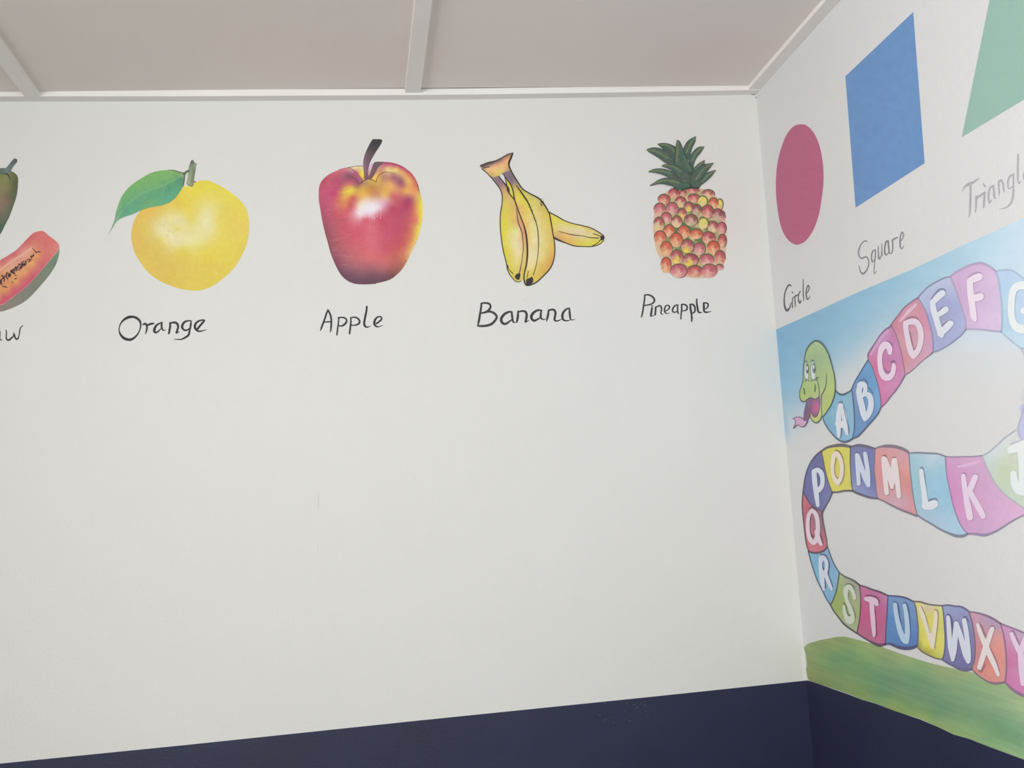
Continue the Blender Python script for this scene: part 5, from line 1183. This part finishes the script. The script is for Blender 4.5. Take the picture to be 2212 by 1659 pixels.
# S
tS, bS = Rr([(640, 390), (720, 450), (810, 490), (880, 530), (940, 580)]), Rr([(510, 880), (560, 970), (630, 1060), (700, 1150), (790, 1222), (850, 1262), (905, 1300)])
seg('S', ring(tS, ST, rev(bS), rev(RS)), cb(Rr, [((670, 470), (172, 186, 140)), ((780, 520), (166, 170, 148)), ((900, 620), (168, 166, 154)), ((920, 780), (172, 176, 142)), ((650, 700), (160, 178, 108)), ((600, 850), (158, 176, 104)), ((680, 1000), (164, 180, 116)), ((800, 850), (166, 176, 120)), ((920, 1000), (166, 178, 122)), ((850, 1220), (174, 182, 144)), ((740, 1140), (172, 180, 150)), ((900, 1120), (168, 178, 130))]),
    [ow(tS, [1.6, 2.2, 2.6, 3.0, 2.6]), ow(bS, [2.0, 2.0, 2.2, 2.8, 3.0, 3.0, 2.4]), ow(RS, 1.8)], (92, 92, 88),
    [Rr([(868, 775, 44), (860, 700, 54), (820, 625, 66), (762, 612, 70), (738, 690, 60), (762, 800, 60), (810, 920, 66), (838, 1030, 70), (820, 1115, 76), (772, 1098, 72), (733, 1000, 56), (712, 895, 40)])], (206, 212, 196),
    [Rr([(725, 590, 7), (765, 562, 16), (820, 572, 18), (860, 630, 12), (885, 720, 6)]), Rr([(775, 690, 6), (782, 790, 8), (830, 895, 9), (868, 1000, 9), (878, 1070, 6)]), Rr([(695, 862, 10), (712, 852, 14), (732, 890, 9), (750, 970, 9), (785, 1035, 20), (808, 1020, 12)])], (112, 120, 84))
# T
tT, bT = Rr([(940, 580), (1040, 610), (1140, 650), (1240, 680), (1370, 737)]), Rr([(905, 1295), (980, 1350), (1070, 1402), (1150, 1445), (1240, 1478), (1322, 1464)])
seg('T', ring(tT, TU, rev(bT), rev(ST)), cb(Rr, [((980, 650), (200, 118, 156)), ((1200, 740), (188, 118, 156)), ((1320, 780), (194, 126, 164)), ((1030, 900), (198, 100, 140)), ((1020, 1150), (198, 98, 142)), ((1270, 950), (194, 106, 148)), ((1280, 1200), (192, 104, 140)), ((1050, 1320), (188, 110, 140)), ((1250, 1400), (196, 106, 144))]),
    [ow(tT, [2.4, 2.6, 3.0, 3.2, 2.4]), ow(bT, [2.4, 2.6, 3.0, 4.0, 5.4, 4.0]), ow(ST, 1.5)], (100, 80, 100),
    [Rr([(1042, 785, 52), (1110, 795, 76), (1185, 825, 72), (1203, 868, 46)]), Rr([(1130, 830, 66), (1132, 950, 60), (1146, 1100, 62), (1160, 1250, 58), (1166, 1342, 38)])], (224, 194, 214),
    [Rr([(1035, 738, 14), (1110, 735, 24), (1190, 762, 20), (1228, 810, 14), (1232, 850, 8)]), Rr([(1178, 950, 5), (1186, 1150, 6), (1192, 1300, 9), (1172, 1364, 9)])], (130, 76, 104))
# U
tU, bU = Rr([(1370, 737), (1450, 742), (1550, 752), (1650, 777), (1745, 825)]), Rr([(1322, 1462), (1400, 1458), (1480, 1490), (1580, 1520), (1680, 1522), (1760, 1505), (1798, 1480)])
seg('U', ring(tU, UV, rev(bU), rev(TU)), cb(Rr, [((1400, 800), (120, 152, 196)), ((1550, 790), (124, 152, 194)), ((1700, 850), (122, 152, 196)), ((1400, 1050), (98, 144, 198)), ((1420, 1300), (96, 138, 190)), ((1570, 1050), (116, 146, 190)), ((1740, 1100), (110, 144, 192)), ((1740, 1350), (94, 132, 188)), ((1500, 1440), (96, 134, 186))]),
    [ow(tU, [2.2, 2.6, 2.8, 3.0, 2.4]), ow(bU, [3.0, 4.0, 5.0, 5.6, 6.0, 5.0, 3.0]), ow(TU, 1.5)], (86, 88, 122),
    [Rr([(1475, 870, 50), (1490, 1000, 56), (1520, 1150, 60), (1560, 1290, 70), (1610, 1395, 74), (1645, 1418, 74)]), Rr([(1617, 885, 50), (1640, 1000, 56), (1655, 1150, 60), (1660, 1300, 66), (1645, 1405, 70)])], (184, 206, 226),
    [Rr([(1455, 828, 12), (1490, 834, 18), (1522, 900, 12), (1540, 1050, 14), (1565, 1220, 20), (1592, 1305, 24)]), Rr([(1600, 842, 12), (1640, 848, 18), (1672, 930, 13), (1690, 1100, 10), (1698, 1280, 8)])], (88, 104, 150))
# V
tV, bV = V([(215, 250), (300, 256), (400, 285), (500, 301), (605, 309)]), V([(262, 880), (330, 942), (420, 992), (510, 1030), (605, 1050)])
seg('V', ring(tV, VW, rev(bV), rev(UV)), cb(V, [((280, 300), (222, 214, 140)), ((420, 350), (216, 200, 168)), ((560, 350), (218, 214, 140)), ((440, 450), (218, 208, 116)), ((300, 600), (218, 210, 108)), ((580, 600), (214, 208, 114)), ((350, 850), (212, 204, 100)), ((400, 940), (184, 178, 88)), ((560, 950), (212, 206, 106)), ((460, 560), (222, 214, 110)), ((300, 860), (176, 174, 92))]),
    [ow(tV, [2.4, 2.8, 2.6, 2.4, 2.4]), ow(bV, [1.8, 2.2, 2.4, 2.4, 2.0]), ow(UV, 1.8)], (118, 108, 104),
    [V([(302, 340, 40), (347, 460, 50), (397, 600, 54), (442, 740, 62), (477, 875, 52)]), V([(522, 405, 40), (514, 530, 48), (500, 680, 56), (487, 800, 60), (480, 875, 54)])], (230, 218, 200),
    [V([(315, 318, 8), (370, 430, 8), (410, 570, 8), (440, 685, 8)]), V([(500, 362, 14), (535, 372, 16), (549, 450, 8), (541, 580, 8), (522, 740, 8), (500, 895, 10)])], (168, 148, 116))
# W
tW, bW = V([(605, 309), (690, 301), (780, 315), (860, 321), (920, 350), (975, 391)]), V([(605, 1050), (680, 1096), (770, 1142), (850, 1180), (930, 1192), (1010, 1182)])
seg('W', ring(tW, WX, rev(bW), rev(VW)), cb(V, [((650, 360), (158, 164, 198)), ((800, 370), (152, 158, 198)), ((920, 420), (150, 154, 194)), ((640, 600), (128, 128, 170)), ((1020, 700), (134, 132, 172)), ((780, 480), (148, 150, 188)), ((660, 900), (130, 130, 174)), ((840, 1000), (122, 120, 166)), ((1030, 1000), (128, 126, 168)), ((800, 1120), (118, 118, 164)), ((680, 1060), (126, 126, 168))]),
    [ow(tW, [2.6, 3.0, 3.0, 3.0, 3.4, 2.8]), ow(bW, [2.6, 3.6, 4.0, 5.0, 6.0, 4.0]), ow(VW, 1.8)], (112, 108, 142),
    [V([(690, 470, 44), (700, 600, 54), (710, 750, 58), (728, 900, 62), (752, 1055, 40)]), V([(800, 550, 50), (792, 660, 62), (782, 800, 66), (770, 950, 58), (757, 1050, 38)]), V([(802, 550, 50), (850, 690, 60), (890, 830, 66), (930, 980, 66), (966, 1085, 42)]), V([(910, 510, 52), (935, 640, 58), (955, 800, 58), (970, 950, 58), (977, 1075, 42)])], (214, 217, 228),
    [V([(668, 438, 8), (698, 428, 18), (735, 490, 14), (746, 620, 14), (752, 720, 10)]), V([(780, 528, 10), (812, 522, 16), (842, 600, 10), (888, 730, 16)]), V([(895, 475, 12), (928, 460, 16), (968, 530, 8)])], (104, 100, 136))
# X
tX, bX = V([(975, 391), (1080, 405), (1200, 440), (1310, 490), (1410, 555)]), V([(1010, 1182), (1070, 1240), (1150, 1302), (1240, 1356), (1330, 1380), (1420, 1372), (1470, 1362)])
seg('X', ring(tX, XY, rev(bX), rev(WX)), cb(V, [((1040, 450), (206, 156, 178)), ((1200, 500), (186, 158, 180)), ((1350, 570), (184, 156, 182)), ((1200, 640), (196, 152, 166)), ((1070, 700), (204, 146, 158)), ((1090, 900), (204, 140, 146)), ((1400, 750), (220, 156, 152)), ((1380, 950), (222, 150, 142)), ((1100, 1100), (206, 142, 140)), ((1230, 1200), (222, 146, 134)), ((1430, 1250), (216, 152, 148)), ((1300, 1330), (220, 148, 138)), ((1230, 1080), (214, 138, 130))]),
    [ow(tX, [2.2, 2.6, 3.2, 3.6, 3.0]), ow(bX, [2.0, 2.2, 2.2, 2.8, 3.6, 3.4, 2.6]), ow(WX, 2.0)], (138, 114, 132),
    [V([(1097, 570, 38), (1140, 700, 54), (1200, 840, 64), (1260, 980, 64), (1330, 1130, 58), (1380, 1262, 40)]), V([(1298, 628, 54), (1250, 760, 62), (1210, 880, 68), (1170, 1010, 68), (1122, 1160, 56)])], (226, 216, 216),
    [V([(1108, 545, 7), (1150, 590, 12), (1195, 715, 16), (1222, 745, 10)]), V([(1262, 595, 12), (1305, 588, 18), (1335, 632, 10)]), V([(1112, 1200, 12), (1145, 1220, 16), (1200, 1110, 8)]), V([(1275, 900, 7), (1335, 1030, 8), (1395, 1210, 8)])], (154, 120, 136))
# Y
tY, bY = V([(1410, 555), (1500, 590), (1600, 627), (1736, 682), (1950, 770)]), V([(1470, 1362), (1530, 1422), (1600, 1482), (1680, 1528), (1736, 1550), (1950, 1620)])
seg('Y', ring(tY, rev(bY), rev(XY)), cb(V, [((1450, 610), (208, 150, 186)), ((1480, 700), (206, 150, 186)), ((1650, 750), (196, 166, 192)), ((1720, 700), (194, 166, 194)), ((1520, 900), (206, 134, 174)), ((1560, 1100), (204, 126, 166)), ((1530, 1300), (206, 128, 172)), ((1640, 1400), (206, 134, 178)), ((1620, 1200), (204, 138, 176)), ((1850, 1100), (204, 134, 174))]),
    [ow(tY, [3.0, 2.8, 2.8, 2.8, 2.8]), ow(bY, [3.0, 4.2, 5.0, 5.4, 5.4, 5.0]), ow(XY, 2.2)], (148, 120, 146),
    [V([(1562, 697, 44), (1600, 790, 54), (1650, 890, 64), (1690, 960, 68)]), V([(1770, 740, 66), (1715, 880, 68), (1690, 960, 68)]), V([(1690, 950, 70), (1700, 1100, 74), (1710, 1250, 70), (1722, 1385, 54)])], (226, 204, 222),
    [V([(1545, 662, 12), (1585, 658, 18), (1620, 715, 10), (1660, 825, 16), (1685, 880, 10)])], (160, 118, 150))

# snake head
HL = (92, 106, 104)
hd = H([(490, 105), (545, 120), (600, 165), (640, 220), (680, 300), (715, 410), (745, 520), (770, 620), (782, 720), (785, 800), (780, 880), (760, 970), (720, 1070), (660, 1170), (606, 1240), (606, 1240), (588, 1235), (565, 1285), (535, 1322), (492, 1335), (448, 1303), (417, 1245), (412, 1200), (425, 1100), (440, 1000), (410, 962), (370, 990), (330, 1020), (290, 1015), (265, 980), (255, 920), (262, 850), (290, 770), (305, 700), (308, 600), (313, 480), (325, 380), (345, 280), (375, 205), (430, 145)])
head = patch('head', 'right', hd, cb(H, [((490, 150), (172, 196, 148)), ((400, 280), (166, 188, 134)), ((560, 350), (160, 184, 142)), ((400, 380), (160, 184, 140)), ((650, 400), (166, 188, 144)), ((560, 550), (166, 188, 138)), ((700, 600), (176, 196, 138)), ((700, 800), (182, 200, 130)), ((620, 700), (172, 194, 134)), ((400, 760), (172, 194, 132)), ((290, 920), (176, 194, 120)), ((430, 900), (176, 194, 124)), ((520, 850), (180, 196, 134)), ((700, 950), (182, 196, 122)), ((640, 1100), (184, 198, 120)), ((610, 1200), (186, 200, 128)), ((490, 1300), (198, 206, 128)), ((570, 1150), (200, 200, 142)), ((560, 1000), (190, 190, 150))], 5), 8, snake, 4.0)
strokes('outline', 'right', [H([(490, 110, 24), (430, 150, 24), (380, 210, 20), (348, 280, 14), (328, 380, 11), (315, 480, 10), (309, 600, 9), (306, 700, 9), (290, 770, 10), (263, 850, 10), (256, 920, 10), (266, 980, 14), (292, 1015, 20), (335, 1018, 18), (375, 985, 16), (412, 963, 14), (450, 968, 14), (492, 985, 14), (530, 962, 12), (552, 930, 9)]),
                             H([(490, 110, 24), (545, 125, 24), (600, 170, 18), (642, 225, 14), (682, 305, 11), (717, 412, 10), (747, 522, 9), (771, 622, 9), (783, 722, 10), (786, 800, 10), (781, 880, 10), (761, 970, 9), (721, 1070, 8), (661, 1170, 8), (606, 1240, 8)]),
                             H([(606, 1240, 7), (588, 1232, 8), (565, 1288, 10), (535, 1322, 16), (492, 1336, 18), (448, 1303, 14), (417, 1245, 12), (412, 1200, 8)]),
                             H([(655, 600, 6), (659, 700, 10), (642, 800, 12), (612, 878, 15), (587, 915, 13), (583, 1000, 10), (582, 1100, 9), (590, 1228, 9)]), H([(520, 705, 7), (540, 780, 9), (548, 860, 10), (553, 930, 9)]),
                             H([(505, 700, 11), (508, 668, 14), (522, 655, 12), (548, 668, 9)]), H([(505, 694, 12), (528, 690, 9)])], HL, 10, head)
mo = patch('mouth', 'right', H([(553, 932), (560, 1060), (545, 1150), (520, 1220), (490, 1252), (455, 1232), (425, 1185), (425, 1050), (390, 995), (412, 972), (450, 975), (492, 992), (530, 968)]),
           cb(H, [((540, 970), (146, 108, 140)), ((450, 1000), (150, 104, 138)), ((500, 1060), (186, 106, 148)), ((520, 1150), (190, 112, 150)), ((450, 1150), (170, 100, 144)), ((490, 1230), (146, 100, 132)), ((550, 1050), (180, 110, 150))], 3), 9, head, 3.0)
strokes('lip_line', 'right', [H([(557, 960, 7), (559, 1060, 8), (545, 1150, 9), (520, 1220, 13), (490, 1252, 14), (455, 1234, 10), (425, 1188, 8)])], (100, 88, 110), 10, mo)
tg = patch('tongue', 'right', H([(360, 1008), (400, 990), (435, 1000), (436, 1090), (425, 1160), (405, 1230), (380, 1290), (345, 1312), (320, 1282), (318, 1200), (335, 1110)]), cb(H, [((400, 1020), (130, 108, 136)), ((380, 1120), (124, 98, 128)), ((350, 1250), (134, 96, 124)), ((420, 1100), (138, 100, 134))], 3), 10, head, 3.0)
patch('tongue_tip', 'right', H([(155, 1270), (155, 1270), (230, 1250), (290, 1268), (335, 1305), (372, 1302), (360, 1340), (320, 1390), (270, 1390), (215, 1370), (165, 1420), (165, 1420), (180, 1370), (197, 1325), (185, 1295)]), cb(H, [((220, 1290), (216, 166, 198)), ((300, 1330), (214, 170, 202)), ((180, 1390), (198, 160, 186))], 3), 9, tg)
strokes('tongue_outline', 'right', [H([(155, 1270, 9), (230, 1250, 10), (290, 1268, 10), (335, 1305, 14), (372, 1302, 10), (360, 1340, 10), (320, 1390, 11), (270, 1390, 10), (215, 1370, 9), (165, 1418, 12), (182, 1370, 8), (198, 1325, 8), (185, 1295, 8), (155, 1270, 8)])], (112, 92, 116), 11, tg)
for ew, ei, hx, hy, br, la in (
        ([(350, 425), (375, 450), (388, 520), (391, 600), (379, 682), (355, 692), (335, 650), (329, 560), (335, 470)], [(365, 448), (388, 500), (390, 580), (371, 604), (354, 572), (350, 490)], 368, 518,
         [(335, 428, 12), (352, 412, 16), (366, 430, 9)], [[(335, 718, 9), (362, 698, 9), (382, 690, 9), (402, 716, 9)], [(333, 640, 7), (343, 690, 8), (362, 702, 8)]]),
        ([(455, 415), (480, 440), (495, 520), (497, 610), (481, 692), (455, 698), (430, 650), (424, 560), (430, 470)], [(467, 438), (490, 490), (493, 570), (476, 602), (455, 565), (450, 480)], 469, 502,
         [(430, 414, 12), (452, 402, 18), (470, 420, 9)], [[(430, 712, 9), (460, 696, 9), (478, 688, 9), (494, 704, 8)], [(428, 640, 7), (438, 685, 8), (456, 698, 8)]])):
    ey1 = patch('eye', 'right', H(ew), (212, 218, 220), 9, head)
    strokes('brow', 'right', [H(br)] + [H(q) for q in la], (104, 116, 118), 10, head)
    patch('iris', 'right', H(ei), (104, 112, 118), 10, ey1)
    patch('eye_glint', 'right', H(ell(hx, hy, 12, 36, 10)), (222, 226, 228), 11, ey1)
    strokes('eye_rim', 'right', [H(ow(ew + [ew[0]], 6))], (140, 156, 140), 10, ey1)
strokes('nostril', 'right', [H([(312, 822, 14), (326, 840, 18), (328, 880, 20), (330, 912, 16)])], (108, 118, 108), 10, head)
strokes('nostril', 'right', [H([(490, 760, 6), (490, 800, 18), (487, 840, 22), (485, 876, 12)])], (112, 124, 108), 10, head)
